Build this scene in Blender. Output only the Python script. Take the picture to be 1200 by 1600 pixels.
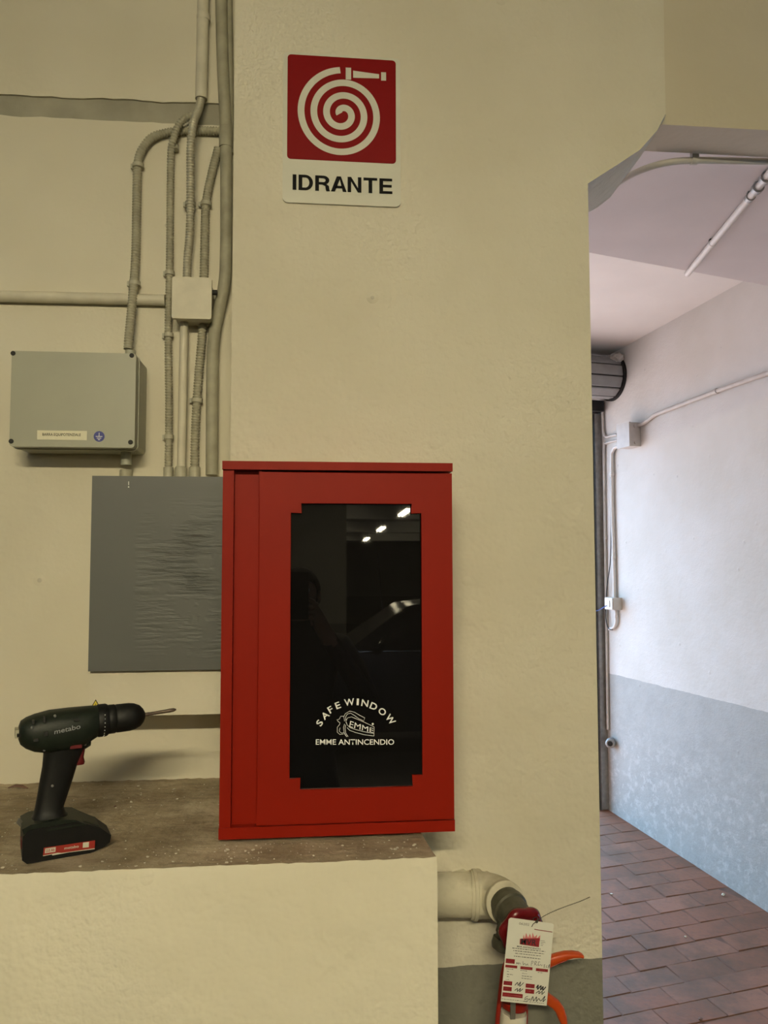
import bpy, bmesh, math, random
from mathutils import Vector, Matrix
random.seed(7)
for o in list(bpy.data.objects):
    bpy.data.objects.remove(o, do_unlink=True)
S = bpy.context.scene
C = S.collection

# ------------------------------------------------------------------ camera
ZC = 1.70                                   # lens height above the garage floor
FPX = 1200.0                                # focal length in pixels of a 1200x1600 frame
P, YW, RO = math.radians(3.5), math.radians(5.54), math.radians(-0.108)
ri = Vector((math.cos(YW), -math.sin(YW), 0))
fw = Vector((math.sin(YW) * math.cos(P), math.cos(YW) * math.cos(P), math.sin(P)))
up = ri.cross(fw)
ri, up = math.cos(RO) * ri + math.sin(RO) * up, -math.sin(RO) * ri + math.cos(RO) * up
cam_d = bpy.data.cameras.new('camera')
cam_d.sensor_fit = 'VERTICAL'
cam_d.sensor_height = 36
cam_d.lens = 36 * FPX / 1600
cam_d.clip_start = 0.02
cam_d.clip_end = 200
cam = bpy.data.objects.new('camera', cam_d)
C.objects.link(cam)
m = Matrix((ri, up, -fw)).transposed().to_4x4()
m.translation = Vector((0, 0, ZC))
cam.matrix_world = m
S.camera = cam

# ------------------------------------------------------------------ world, sun, exposure
w = bpy.data.worlds.new('sky')
S.world = w
w.use_nodes = True
bg = w.node_tree.nodes['Background']
bg.inputs[0].default_value = (0.40, 0.68, 1.0, 1)
bg.inputs[1].default_value = 8.0
sd = bpy.data.lights.new('sun', 'SUN')
sd.energy = 19.0
sd.angle = math.radians(0.6)
sd.color = (1.0, 0.92, 0.80)
so = bpy.data.objects.new('sun', sd)
C.objects.link(so)
so.rotation_euler = (math.radians(38), 0, math.radians(155))
S.view_settings.view_transform = 'Standard'
S.view_settings.look = 'None'
S.view_settings.gamma = 1
S.view_settings.use_curve_mapping = False
S.view_settings.exposure = 0.0
S.cycles.max_bounces = 5
S.cycles.diffuse_bounces = 4
S.cycles.glossy_bounces = 3
S.cycles.caustics_reflective = False
S.cycles.caustics_refractive = False
LAMP_W = 380.0
LAMP_COL = (1.0, 0.88, 0.58)

# ------------------------------------------------------------------ helpers
def ray(x, y):
    return fw + ri * ((x - 600) / FPX) - up * ((y - 800) / FPX)

def px(x, y, Y):
    """point of the plane at distance Y in front of the lens position"""
    d = ray(x, y)
    d = d * (Y / d.y)
    return Vector((d.x, d.y, d.z + ZC))

WL = {}                                     # own-frame position of every object

def link(o, parent, c):
    C.objects.link(o)
    if parent is not None:
        o.parent = parent
        o.location = Vector(c) - WL[parent.name]
    else:
        o.location = c
    WL[o.name] = Vector(c)
    return o

def tag(o, label, cat=None, group=None, kind=None):
    o['label'] = label
    if cat:
        o['category'] = cat
    if group:
        o['group'] = group
    if kind:
        o['kind'] = kind
    return o

def thing(name, label, cat, loc=(0, 0, 0), group=None, local=False, rot=None):
    o = bpy.data.objects.new(name, None)
    o.empty_display_size = 0.05
    C.objects.link(o)
    o.location = loc
    WL[o.name] = Vector((0, 0, 0)) if local else Vector(loc)
    if rot:
        o.rotation_euler = rot
    return tag(o, label, cat, group)

def obj(name, bm, mats, parent=None, smooth=None, bevel=0, segs=2, kind=None, label=None):
    if bevel:
        es = [e for e in bm.edges if len(e.link_faces) == 2 and e.calc_face_angle(0) > 0.5]
        bmesh.ops.bevel(bm, geom=es, offset=bevel, segments=segs, profile=0.5, affect='EDGES', clamp_overlap=True)
    bmesh.ops.recalc_face_normals(bm, faces=bm.faces)
    xs = [v.co for v in bm.verts]
    lo = Vector((min(v.x for v in xs), min(v.y for v in xs), min(v.z for v in xs)))
    hi = Vector((max(v.x for v in xs), max(v.y for v in xs), max(v.z for v in xs)))
    c = Vector(((lo.x + hi.x) / 2, (lo.y + hi.y) / 2, lo.z))
    bmesh.ops.translate(bm, verts=bm.verts, vec=-c)
    me = bpy.data.meshes.new(name)
    bm.to_mesh(me)
    bm.free()
    if not isinstance(mats, (list, tuple)):
        mats = [mats]
    for mt in mats:
        me.materials.append(mt)
    if smooth is not None:
        for p in me.polygons:
            p.use_smooth = True
        me.set_sharp_from_angle(angle=math.radians(smooth))
    o = bpy.data.objects.new(name, me)
    link(o, parent, c)
    if kind:
        o['kind'] = kind
    if label:
        o['label'] = label
    return o

def struct(name, bm, mats, label=None, **k):
    o = obj(name, bm, mats, **k)
    if o.parent is None:
        o['kind'] = 'structure'
    if label:
        o['label'] = label
    return o

def B():
    return bmesh.new()

def box(bm, x0, x1, y0, y1, z0, z1, mi=0):
    vs = [bm.verts.new((x, y, z)) for x in (x0, x1) for y in (y0, y1) for z in (z0, z1)]
    fs = []
    for a in ((0, 1, 3, 2), (4, 6, 7, 5), (0, 4, 5, 1), (2, 3, 7, 6), (0, 2, 6, 4), (1, 5, 7, 3)):
        f = bm.faces.new([vs[i] for i in a])
        f.material_index = mi
        fs.append(f)
    return vs, fs

def obox(bm, c, ux, uy, uz, a, b, d):
    """box centred at c with half sizes a, b, d along unit axes"""
    vs, fs = box(bm, -a, a, -b, b, -d, d)
    for v in vs:
        p = v.co.copy()
        v.co = Vector(c) + Vector(ux) * p.x + Vector(uy) * p.y + Vector(uz) * p.z
    return vs

def prism(bm, pts, y0, y1, pts1=None):
    """outline in x,z extruded from y0 to y1; pts1 may give a different back outline"""
    q = pts1 or pts
    a = [bm.verts.new((p[0], y0, p[1])) for p in pts]
    b = [bm.verts.new((p[0], y1, p[1])) for p in q]
    bm.faces.new(a)
    bm.faces.new(b[::-1])
    n = len(a)
    for i in range(n):
        bm.faces.new((a[i], b[i], b[(i + 1) % n], a[(i + 1) % n]))
    return a, b

def slab(bm, poly, z0, z1):
    """outline in x,y with bottom z0 and top z1 (numbers or functions of x,y)"""
    f0 = z0 if callable(z0) else (lambda x, y: z0)
    f1 = z1 if callable(z1) else (lambda x, y: z1)
    a = [bm.verts.new((x, y, f0(x, y))) for x, y in poly]
    b = [bm.verts.new((x, y, f1(x, y))) for x, y in poly]
    bm.faces.new(a[::-1])
    bm.faces.new(b)
    n = len(a)
    for i in range(n):
        bm.faces.new((a[i], a[(i + 1) % n], b[(i + 1) % n], b[i]))

def rrect(x0, x1, z0, z1, r, n=5):
    pts = []
    for cx, cz, a0 in ((x1 - r, z1 - r, 0), (x0 + r, z1 - r, 90), (x0 + r, z0 + r, 180), (x1 - r, z0 + r, 270)):
        for i in range(n + 1):
            a = math.radians(a0 + 90 * i / n)
            pts.append((cx + r * math.cos(a), cz + r * math.sin(a)))
    return pts

def smoothpath(pts, step):
    pts = [Vector(p) for p in pts]
    ext = [2 * pts[0] - pts[1]] + pts + [2 * pts[-1] - pts[-2]]
    out = []
    for i in range(1, len(ext) - 2):
        p0, p1, p2, p3 = ext[i - 1:i + 3]
        n = max(1, int((p2 - p1).length / step))
        for k in range(n):
            t = k / n
            out.append(0.5 * ((2 * p1) + (p2 - p0) * t + (2 * p0 - 5 * p1 + 4 * p2 - p3) * t * t + (3 * p1 - p0 - 3 * p2 + p3) * t ** 3))
    out.append(pts[-1])
    return out

def tube(bm, pts, r, seg=12, rfun=None, caps=True):
    pts = [Vector(p) for p in pts]
    n = len(pts)
    prev = None
    rings = []
    for i, p in enumerate(pts):
        t = (pts[min(i + 1, n - 1)] - pts[max(i - 1, 0)]).normalized()
        if prev is None:
            a = Vector((0, 0, 1)) if abs(t.z) < 0.9 else Vector((1, 0, 0))
            u = t.cross(a).normalized()
        else:
            u = (prev - t * prev.dot(t)).normalized()
        prev = u
        v = t.cross(u)
        rr = rfun(i) if rfun else (r[i] if isinstance(r, (list, tuple)) else r)
        rings.append([bm.verts.new(p + (u * math.cos(2 * math.pi * k / seg) + v * math.sin(2 * math.pi * k / seg)) * rr) for k in range(seg)])
    for a, b in zip(rings, rings[1:]):
        for k in range(seg):
            bm.faces.new((a[k], a[(k + 1) % seg], b[(k + 1) % seg], b[k]))
    if caps:
        bm.faces.new(rings[0][::-1])
        bm.faces.new(rings[-1])

def lathe(bm, prof, o, axis, seg=24, mod=None):
    """profile of (radius, height along axis); mod(angle) scales the radius"""
    o = Vector(o)
    t = Vector(axis).normalized()
    a = Vector((0, 0, 1)) if abs(t.z) < 0.9 else Vector((1, 0, 0))
    u = t.cross(a).normalized()
    v = t.cross(u)
    rings = []
    for r, h in prof:
        rings.append([bm.verts.new(o + t * h + (u * math.cos(2 * math.pi * k / seg) + v * math.sin(2 * math.pi * k / seg)) * max(r, 1e-5) * (mod(2 * math.pi * k / seg) if mod else 1)) for k in range(seg)])
    for p, q in zip(rings, rings[1:]):
        for k in range(seg):
            bm.faces.new((p[k], p[(k + 1) % seg], q[(k + 1) % seg], q[k]))
    bm.faces.new(rings[0][::-1])
    bm.faces.new(rings[-1])

def loft(bm, rings):
    rs = [[bm.verts.new(p) for p in r] for r in rings]
    n = len(rs[0])
    for a, b in zip(rs, rs[1:]):
        for k in range(n):
            bm.faces.new((a[k], a[(k + 1) % n], b[(k + 1) % n], b[k]))
    bm.faces.new(rs[0][::-1])
    bm.faces.new(rs[-1])

def sellipse(cx, cy, a, b, e=2.6, n=20):
    out = []
    for k in range(n):
        t = 2 * math.pi * k / n
        c, s = math.cos(t), math.sin(t)
        out.append((cx + a * math.copysign(abs(c) ** (2 / e), c), cy + b * math.copysign(abs(s) ** (2 / e), s)))
    return out

def ribbon(bm, pts, wd, yoff):
    """flat stroke in the x,z plane, points are (x,z)"""
    n = len(pts)
    L, R = [], []
    for i in range(n):
        a = Vector(pts[max(i - 1, 0)])
        b = Vector(pts[min(i + 1, n - 1)])
        t = (b - a).normalized()
        nn = Vector((-t.y, t.x)) * wd / 2
        p = Vector(pts[i])
        y = yoff(p.y) if callable(yoff) else yoff
        L.append(bm.verts.new((p.x + nn.x, y, p.y + nn.y)))
        R.append(bm.verts.new((p.x - nn.x, y, p.y - nn.y)))
    for i in range(n - 1):
        bm.faces.new((L[i], R[i], R[i + 1], L[i + 1]))

def text_polys(s, bold=0.0, spacing=1.0):
    """text as a bmesh in x,z, bounding box scaled to 0..1 x 0..1; returns bm, aspect"""
    cu = bpy.data.curves.new('tmp', 'FONT')
    cu.body = s
    cu.offset = bold
    cu.space_character = spacing
    cu.resolution_u = 3
    to = bpy.data.objects.new('tmp', cu)
    C.objects.link(to)
    dg = bpy.context.evaluated_depsgraph_get()
    me = bpy.data.meshes.new_from_object(to.evaluated_get(dg))
    bm = B()
    bm.from_mesh(me)
    bpy.data.objects.remove(to, do_unlink=True)
    bpy.data.meshes.remove(me)
    bpy.data.curves.remove(cu)
    x0 = min(v.co.x for v in bm.verts); x1 = max(v.co.x for v in bm.verts)
    z0 = min(v.co.y for v in bm.verts); z1 = max(v.co.y for v in bm.verts)
    for v in bm.verts:
        v.co = Vector(((v.co.x - x0) / (x1 - x0), 0, (v.co.y - z0) / (z1 - z0)))
    return bm, (x1 - x0) / (z1 - z0), x1 - x0, z1 - z0

def text_on(name, s, mat, parent, place, bold=0.0, spacing=1.0, thick=0.0):
    """place(u,v) maps 0..1 text box coordinates to a point"""
    bm, *_ = text_polys(s, bold, spacing)
    for v in bm.verts:
        v.co = place(v.co.x, v.co.z)
    return obj(name, bm, mat, parent)

def planar(x0, x1, z0, z1, y):
    return lambda u, v: Vector((x0 + (x1 - x0) * u, y, z0 + (z1 - z0) * v))

def quad(p00, p10, p11, p01, off=Vector((0, 0, 0))):
    p00, p10, p11, p01 = [Vector(p) + off for p in (p00, p10, p11, p01)]
    return lambda u, v: (p00 * (1 - u) + p10 * u) * (1 - v) + (p01 * (1 - u) + p11 * u) * v

# ------------------------------------------------------------------ materials
def nodes(name):
    mt = bpy.data.materials.new(name)
    mt.use_nodes = True
    nt = mt.node_tree
    return mt, nt, nt.nodes['Principled BSDF']

def N(nt, t, **k):
    n = nt.nodes.new(t)
    for a, b in k.items():
        setattr(n, a, b)
    return n

def L(nt, a, b):
    nt.links.new(a, b)

def math_n(nt, op, a, b=None, clamp=False):
    n = N(nt, 'ShaderNodeMath', operation=op, use_clamp=clamp)
    for i, v in enumerate((a, b)):
        if v is None:
            continue
        if isinstance(v, (int, float)):
            n.inputs[i].default_value = v
        else:
            L(nt, v, n.inputs[i])
    return n.outputs[0]

def mixc(nt, f, a, b, blend='MIX'):
    n = N(nt, 'ShaderNodeMix', data_type='RGBA', blend_type=blend)
    for sock, v in ((n.inputs[0], f), (n.inputs[6], a), (n.inputs[7], b)):
        if isinstance(v, (int, float)):
            sock.default_value = v
        elif isinstance(v, tuple):
            sock.default_value = (*v, 1) if len(v) == 3 else v
        else:
            L(nt, v, sock)
    return n.outputs[2]

def noise(nt, vec, scale, detail=3, rough=0.5):
    n = N(nt, 'ShaderNodeTexNoise')
    n.inputs['Scale'].default_value = scale
    n.inputs['Detail'].default_value = detail
    n.inputs['Roughness'].default_value = rough
    L(nt, vec, n.inputs['Vector'])
    return n.outputs[0]

def ramp(nt, v, a, b):
    n = N(nt, 'ShaderNodeMapRange')
    n.inputs[1].default_value = a
    n.inputs[2].default_value = b
    L(nt, v, n.inputs[0])
    return n.outputs[0]

def pos(nt):
    return N(nt, 'ShaderNodeNewGeometry').outputs['Position']

def pbr(name, col, rough=0.5, metal=0.0, var=0.12, vscale=30, bump=0.0, bscale=200, spec=0.5, coords='obj'):
    mt, nt, b = nodes(name)
    v = N(nt, 'ShaderNodeTexCoord').outputs['Object'] if coords == 'obj' else pos(nt)
    n = noise(nt, v, vscale, 4)
    dark = tuple(c * (1 - var) for c in col)
    lite = tuple(min(1, c * (1 + var * 0.6)) for c in col)
    L(nt, mixc(nt, ramp(nt, n, 0.3, 0.7), dark, lite), b.inputs['Base Color'])
    b.inputs['Roughness'].default_value = rough
    b.inputs['Metallic'].default_value = metal
    b.inputs['Specular IOR Level'].default_value = spec
    if bump:
        bn = N(nt, 'ShaderNodeBump')
        bn.inputs['Strength'].default_value = bump
        bn.inputs['Distance'].default_value = 0.002
        L(nt, noise(nt, v, bscale, 3), bn.inputs['Height'])
        L(nt, bn.outputs[0], b.inputs['Normal'])
    return mt

def plaster(name, base, dado=None, dado_z=None, lump=1.0, stain=0.0, worn=0.0):
    mt, nt, b = nodes(name)
    p = pos(nt)
    big = noise(nt, p, 2.2, 3, 0.6)
    dk = tuple(c * d for c, d in zip(base, (0.90, 0.89, 0.86)))
    col = mixc(nt, ramp(nt, big, 0.35, 0.7), dk, base)
    if dado:
        sep = N(nt, 'ShaderNodeSeparateXYZ')
        L(nt, p, sep.inputs[0])
        edge = math_n(nt, 'ADD', sep.outputs[2], math_n(nt, 'MULTIPLY', math_n(nt, 'SUBTRACT', noise(nt, p, 14, 3), 0.5), 0.012))
        f = math_n(nt, 'LESS_THAN', edge, dado_z)
        dcol = mixc(nt, ramp(nt, noise(nt, p, 9, 5, 0.65), 0.42, 0.68), dado, tuple(c * 0.9 for c in dado))
        if worn:
            chips = math_n(nt, 'MULTIPLY', ramp(nt, noise(nt, p, 22, 5, 0.7), 0.50, 0.62), worn)
            low = ramp(nt, sep.outputs[2], dado_z - 0.15, dado_z - 0.55)
            dcol = mixc(nt, math_n(nt, 'MULTIPLY', chips, low, True), dcol, tuple(min(1, c * 1.22) for c in dado))
        col = mixc(nt, f, col, dcol)
    # small knocks with a dark bottom
    vo = N(nt, 'ShaderNodeTexVoronoi')
    vo.inputs['Scale'].default_value = 7.5
    L(nt, p, vo.inputs['Vector'])
    knock = math_n(nt, 'LESS_THAN', vo.outputs['Distance'], 0.035)
    col = mixc(nt, math_n(nt, 'MULTIPLY', knock, 0.35), col, tuple(c * 0.45 for c in base))
    if stain:
        st = math_n(nt, 'MULTIPLY', ramp(nt, noise(nt, p, 6, 6, 0.65), 0.5, 0.75), stain)
        col = mixc(nt, st, col, (0.30, 0.25, 0.17))
    L(nt, col, b.inputs['Base Color'])
    b.inputs['Roughness'].default_value = 0.75
    b.inputs['Specular IOR Level'].default_value = 0.25
    h = noise(nt, p, 16, 3, 0.6)
    patch = ramp(nt, big, 0.42, 0.62)
    h = math_n(nt, 'ADD', h, math_n(nt, 'MULTIPLY', math_n(nt, 'MULTIPLY', noise(nt, p, 120, 1), 0.28), patch))
    blob = math_n(nt, 'MULTIPLY', ramp(nt, vo.outputs['Distance'], 0.09, 0.0), 0.55)
    h = math_n(nt, 'ADD', h, blob)
    bn = N(nt, 'ShaderNodeBump')
    bn.inputs['Strength'].default_value = 0.42 * lump
    bn.inputs['Distance'].default_value = 0.010
    L(nt, h, bn.inputs['Height'])
    L(nt, bn.outputs[0], b.inputs['Normal'])
    return mt

def emit(name, col, s):
    mt, nt, b = nodes(name)
    b.inputs['Base Color'].default_value = (*col, 1)
    b.inputs['Emission Color'].default_value = (*col, 1)
    b.inputs['Emission Strength'].default_value = s
    return mt

CREAM = (0.66, 0.62, 0.50)
M = {}
M['pillar'] = plaster('cream_plaster_dado', CREAM, (0.20, 0.195, 0.155), ZC - 0.737, lump=1.9)
M['wall'] = plaster('cream_plaster', CREAM, lump=0.55)
M['ledge_front'] = plaster('cream_rough_plaster', (0.67, 0.63, 0.50), lump=2.3)
M['ramp_wall'] = plaster('white_plaster_dado', (0.66, 0.65, 0.63), (0.42, 0.43, 0.42), ZC - 0.733, lump=0.8, worn=0.9)
M['soffit'] = pbr('soffit_paint', (0.62, 0.58, 0.58), 0.8, var=0.05, vscale=4, bump=0.15, bscale=40, coords='pos')
M['pipe_plaster'] = plaster('stained_pipe_paint', (0.60, 0.56, 0.43), lump=1.8, stain=0.75)
M['beam'] = plaster('beam_plaster', (0.64, 0.58, 0.45), lump=0.5)
M['ceil'] = pbr('ceiling_paint', (0.74, 0.73, 0.71), 0.8, var=0.05, vscale=3, coords='pos')
M['garage'] = plaster('garage_wall_paint', (0.30, 0.29, 0.24), (0.14, 0.14, 0.12), 1.0)
M['garage_floor'] = pbr('garage_concrete', (0.07, 0.066, 0.06), 0.6, var=0.3, vscale=3, bump=0.2, bscale=60, coords='pos')
M['asphalt'] = pbr('outside_paving', (0.58, 0.41, 0.35), 0.9, var=0.25, vscale=3, coords='pos')
M['mortar'] = pbr('dark_mortar', (0.17, 0.092, 0.064), 0.9, var=0.3, vscale=20, coords='pos')
M['band'] = pbr('bare_grey_band', (0.33, 0.31, 0.24), 0.85, var=0.18, vscale=14, bump=0.4, bscale=60, coords='pos')
M['red'] = pbr('red_enamel', (0.225, 0.0090, 0.0018), 0.5, var=0.05, vscale=6, spec=0.12)
M['sign_red'] = pbr('sign_red_print', (0.20, 0.0015, 0.002), 0.5, var=0.03, vscale=10, spec=0.12)
M['sign_white'] = pbr('sign_white_enamel', (0.58, 0.57, 0.47), 0.45, var=0.05, vscale=12)
M['black'] = pbr('black_print', (0.005, 0.005, 0.005), 0.6, var=0.1, spec=0.1)
M['white_print'] = pbr('white_print', (0.78, 0.78, 0.76), 0.6, var=0.04)
M['grey_plastic'] = pbr('grey_plastic', (0.34, 0.34, 0.265), 0.45, var=0.05, vscale=8)
M['conduit'] = pbr('grey_conduit', (0.36, 0.34, 0.25), 0.6, var=0.22, vscale=26)
M['conduit_light'] = pbr('cream_painted_pipe', (0.60, 0.56, 0.44), 0.55, var=0.12, vscale=22, bump=0.15, bscale=60)
M['conduit_shiny'] = pbr('steel_grey_conduit', (0.50, 0.47, 0.36), 0.38, metal=0.25, var=0.2, vscale=40)
M['clip'] = pbr('grey_clip', (0.40, 0.38, 0.29), 0.5)
M['dark'] = pbr('dark_hole', (0.015, 0.014, 0.012), 0.7)
M['label'] = pbr('cream_label', (0.68, 0.65, 0.48), 0.55, var=0.04)
M['blue'] = pbr('blue_sticker', (0.02, 0.03, 0.22), 0.45, var=0.06)
M['yellow'] = pbr('yellow_sticker', (0.70, 0.55, 0.05), 0.5, var=0.06)
M['drill_green'] = pbr('dark_green_plastic', (0.008, 0.012, 0.007), 0.5, var=0.25, vscale=60, bump=0.05, bscale=500, spec=0.3)
M['drill_black'] = pbr('black_rubber', (0.0045, 0.0045, 0.004), 0.55, var=0.25, vscale=60, spec=0.3)
M['drill_red'] = pbr('red_plastic', (0.11, 0.005, 0.006), 0.5)
M['drill_label'] = pbr('red_label', (0.30, 0.02, 0.012), 0.5, var=0.1)
M['bit_steel'] = pbr('worn_steel', (0.16, 0.12, 0.09), 0.4, metal=0.7)
M['screw'] = pbr('zinc_screw', (0.45, 0.45, 0.42), 0.35, metal=0.9)
M['valve_dark'] = pbr('dark_cast_metal', (0.085, 0.080, 0.055), 0.4, metal=0.3, var=0.4, vscale=40, bump=0.3, bscale=90)
M['wheel_red'] = pbr('glossy_red_enamel', (0.13, 0.004, 0.006), 0.25, var=0.15, vscale=40, spec=0.6)
M['orange'] = pbr('orange_plastic', (0.50, 0.060, 0.005), 0.4, var=0.08)
M['gun_red'] = pbr('orange_red_enamel', (0.25, 0.015, 0.006), 0.4, var=0.1)
M['cartridge'] = pbr('white_cartridge', (0.66, 0.62, 0.50), 0.45, var=0.06)
M['rod'] = pbr('grey_steel_rod', (0.20, 0.19, 0.16), 0.4, metal=0.6)
M['paper'] = pbr('card_paper', (0.70, 0.69, 0.60), 0.6, var=0.03)
M['print_red'] = pbr('card_red_print', (0.26, 0.012, 0.018), 0.6, var=0.1)
M['print_pink'] = pbr('card_pink_print', (0.62, 0.20, 0.20), 0.6, var=0.2, vscale=300)
M['ink'] = pbr('ink', (0.02, 0.02, 0.025), 0.6)
M['wire'] = pbr('wire', (0.08, 0.07, 0.05), 0.4, metal=0.6)
M['shutter'] = pbr('grey_shutter_metal', (0.30, 0.31, 0.31), 0.5, metal=0.2, var=0.12, vscale=12)
M['rail'] = pbr('steel_rail', (0.32, 0.31, 0.29), 0.4, metal=0.5, var=0.2)
M['black_iron'] = pbr('black_iron', (0.01, 0.01, 0.01), 0.6)
M['white_pipe'] = pbr('white_pipe', (0.68, 0.66, 0.63), 0.5, var=0.05)
M['lilac_pipe'] = pbr('painted_pipe', (0.55, 0.52, 0.48), 0.5, var=0.1, vscale=20)
M['zinc'] = pbr('zinc_clamp', (0.35, 0.36, 0.36), 0.5, metal=0.4)
M['bluewire'] = pbr('blue_wire', (0.08, 0.16, 0.55), 0.5)

def brick_mat():
    mt, nt, b = nodes('worn_brick')
    p = pos(nt)
    rnd = N(nt, 'ShaderNodeObjectInfo').outputs['Random']
    col = mixc(nt, rnd, (0.250, 0.112, 0.070), (0.315, 0.155, 0.105))
    col = mixc(nt, ramp(nt, noise(nt, p, 2.4, 6, 0.65), 0.42, 0.62), col, (0.165, 0.098, 0.068))
    col = mixc(nt, math_n(nt, 'MULTIPLY', ramp(nt, noise(nt, p, 40, 5, 0.7), 0.5, 0.75), 0.5), col, (0.12, 0.085, 0.075))
    L(nt, col, b.inputs['Base Color'])
    b.inputs['Roughness'].default_value = 0.65
    b.inputs['Specular IOR Level'].default_value = 0.2
    bn = N(nt, 'ShaderNodeBump')
    bn.inputs['Strength'].default_value = 0.4
    bn.inputs['Distance'].default_value = 0.004
    L(nt, noise(nt, p, 50, 5), bn.inputs['Height'])
    L(nt, bn.outputs[0], b.inputs['Normal'])
    return mt
M['brick'] = brick_mat()

def dust_mat():
    mt, nt, b = nodes('dusty_mortar_ledge')
    p = pos(nt)
    col = mixc(nt, ramp(nt, noise(nt, p, 7, 6, 0.6), 0.35, 0.65), (0.23, 0.175, 0.10), (0.46, 0.38, 0.26))
    mp = N(nt, 'ShaderNodeMapping')
    mp.inputs['Scale'].default_value = (25, 90, 25)
    L(nt, p, mp.inputs[0])
    streak = noise(nt, mp.outputs[0], 1, 4, 0.6)
    col = mixc(nt, math_n(nt, 'MULTIPLY', ramp(nt, streak, 0.45, 0.75), 0.6), col, (0.13, 0.095, 0.055))
    grit = math_n(nt, 'GREATER_THAN', noise(nt, p, 240, 2), 0.70)
    col = mixc(nt, math_n(nt, 'MULTIPLY', grit, 0.6), col, (0.60, 0.54, 0.40))
    L(nt, col, b.inputs['Base Color'])
    b.inputs['Roughness'].default_value = 0.9
    bn = N(nt, 'ShaderNodeBump')
    bn.inputs['Strength'].default_value = 0.8
    bn.inputs['Distance'].default_value = 0.004
    L(nt, math_n(nt, 'ADD', streak, noise(nt, p, 90, 4)), bn.inputs['Height'])
    L(nt, bn.outputs[0], b.inputs['Normal'])
    return mt
M['dust'] = dust_mat()

def panel_mat():
    """grey enamel whose right half has blistered into fine level wrinkles"""
    mt, nt, b = nodes('wrinkled_grey_enamel')
    p = pos(nt)
    b.inputs['Roughness'].default_value = 0.5
    n = noise(nt, p, 5, 3)
    L(nt, mixc(nt, n, (0.084, 0.088, 0.082), (0.100, 0.103, 0.096)), b.inputs['Base Color'])
    mp = N(nt, 'ShaderNodeMapping')
    mp.inputs['Scale'].default_value = (16, 16, 135)
    L(nt, p, mp.inputs[0])
    wr = noise(nt, mp.outputs[0], 1, 4, 0.55)
    sep = N(nt, 'ShaderNodeSeparateXYZ')
    L(nt, p, sep.inputs[0])
    fx = ramp(nt, sep.outputs[0], -0.33, -0.24)
    fz = math_n(nt, 'MULTIPLY', ramp(nt, sep.outputs[2], ZC - 0.20, ZC - 0.12), ramp(nt, sep.outputs[2], ZC + 0.12, ZC + 0.02))
    fn = ramp(nt, noise(nt, p, 14, 3), 0.38, 0.62)
    h = math_n(nt, 'MULTIPLY', math_n(nt, 'MULTIPLY', math_n(nt, 'MULTIPLY', math_n(nt, 'SUBTRACT', wr, 0.5), fx), fz), fn)
    bn = N(nt, 'ShaderNodeBump')
    bn.inputs['Strength'].default_value = 1.0
    bn.inputs['Distance'].default_value = 0.012
    L(nt, h, bn.inputs['Height'])
    L(nt, bn.outputs[0], b.inputs['Normal'])
    return mt
M['panel'] = panel_mat()

def glass_mat():
    mt, nt, b = nodes('dark_window_glass')
    v = N(nt, 'ShaderNodeTexCoord').outputs['Object']
    n = noise(nt, v, 9, 2)
    L(nt, mixc(nt, n, (0.004, 0.004, 0.004), (0.007, 0.006, 0.006)), b.inputs['Base Color'])
    b.inputs['Roughness'].default_value = 0.015
    b.inputs['IOR'].default_value = 1.62
    return mt
M['glass'] = glass_mat()

# ------------------------------------------------------------------ structure
PY, WY = 1.42, 1.61                          # pillar face and recessed wall face
TOP = ZC + 1.5
def zr(v):
    return v + ZC
# pillar with its haunch
front = [(-0.145, -0.02), (0.541, -0.02), (0.541, zr(0.735)), (0.600, zr(0.775)), (0.649, zr(0.809)), (0.685, zr(0.850)), (0.704, zr(0.886)), (0.708, TOP), (-0.145, TOP)]
BY = 1.62
bk = [px(900, 346, BY), px(932.5, 325, BY), px(953, 309, BY), px(1000, 246, BY), px(1038, 190, BY)]
back = [(-0.145, -0.02), (0.541, -0.02), (0.541, bk[0].z - 0.02)] + [(p.x, p.z) for p in bk[1:]] + [(bk[-1].x + 0.004, TOP), (-0.145, TOP)]
bm = B()
prism(bm, front, PY, BY, back)
struct('wall_pillar', bm, M['pillar'], 'cream plastered pillar carrying the sign, cabinet side and grey dado', bevel=0.004, segs=2)

# recessed wall on the left with the bare groove
z_t = [px(x, y, WY) for x, y in ((0, 147), (100, 152), (200, 157), (300, 161))]
z_b = [px(x, y, WY) for x, y in ((0, 180), (100, 185), (200, 190), (300, 194))]
zt0, ztk = z_t[0].z, (z_t[-1].z - z_t[0].z) / (z_t[-1].x - z_t[0].x)
zb0, zbk = z_b[0].z, (z_b[-1].z - z_b[0].z) / (z_b[-1].x - z_b[0].x)
X0 = z_t[0].x
rg = random.Random(3)
def jag(n, lo, hi, z0, k, amp):
    out = []
    dz = 0
    for i in range(n + 1):
        x = lo + (hi - lo) * i / n
        dz = 0.6 * dz + rg.uniform(-amp, amp)
        out.append((x, z0 + k * (x - X0) + dz))
    return out
lowtop = jag(150, -3.2, -0.13, zb0, zbk, 0.0016)
uptop = jag(150, -3.2, -0.13, zt0, ztk, 0.0022)
bm = B()
prism(bm, [(-3.2, 0.0), (-0.13, 0.0)] + lowtop[::-1], WY, WY + 0.2)
prism(bm, uptop + [(-0.13, TOP), (-3.2, TOP)], WY, WY + 0.2)
struct('wall_left', bm, M['wall'], 'recessed cream wall carrying the conduits and electrical boxes')
bm = B()
box(bm, -3.2, -0.14, WY + 0.005, WY + 0.19, min(z_b[0].z, z_b[-1].z) - 0.08, max(z_t[0].z, z_t[-1].z) + 0.08)
struct('trim_1', bm, M['band'], 'bare grey groove crossing the recessed wall near the top')

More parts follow.
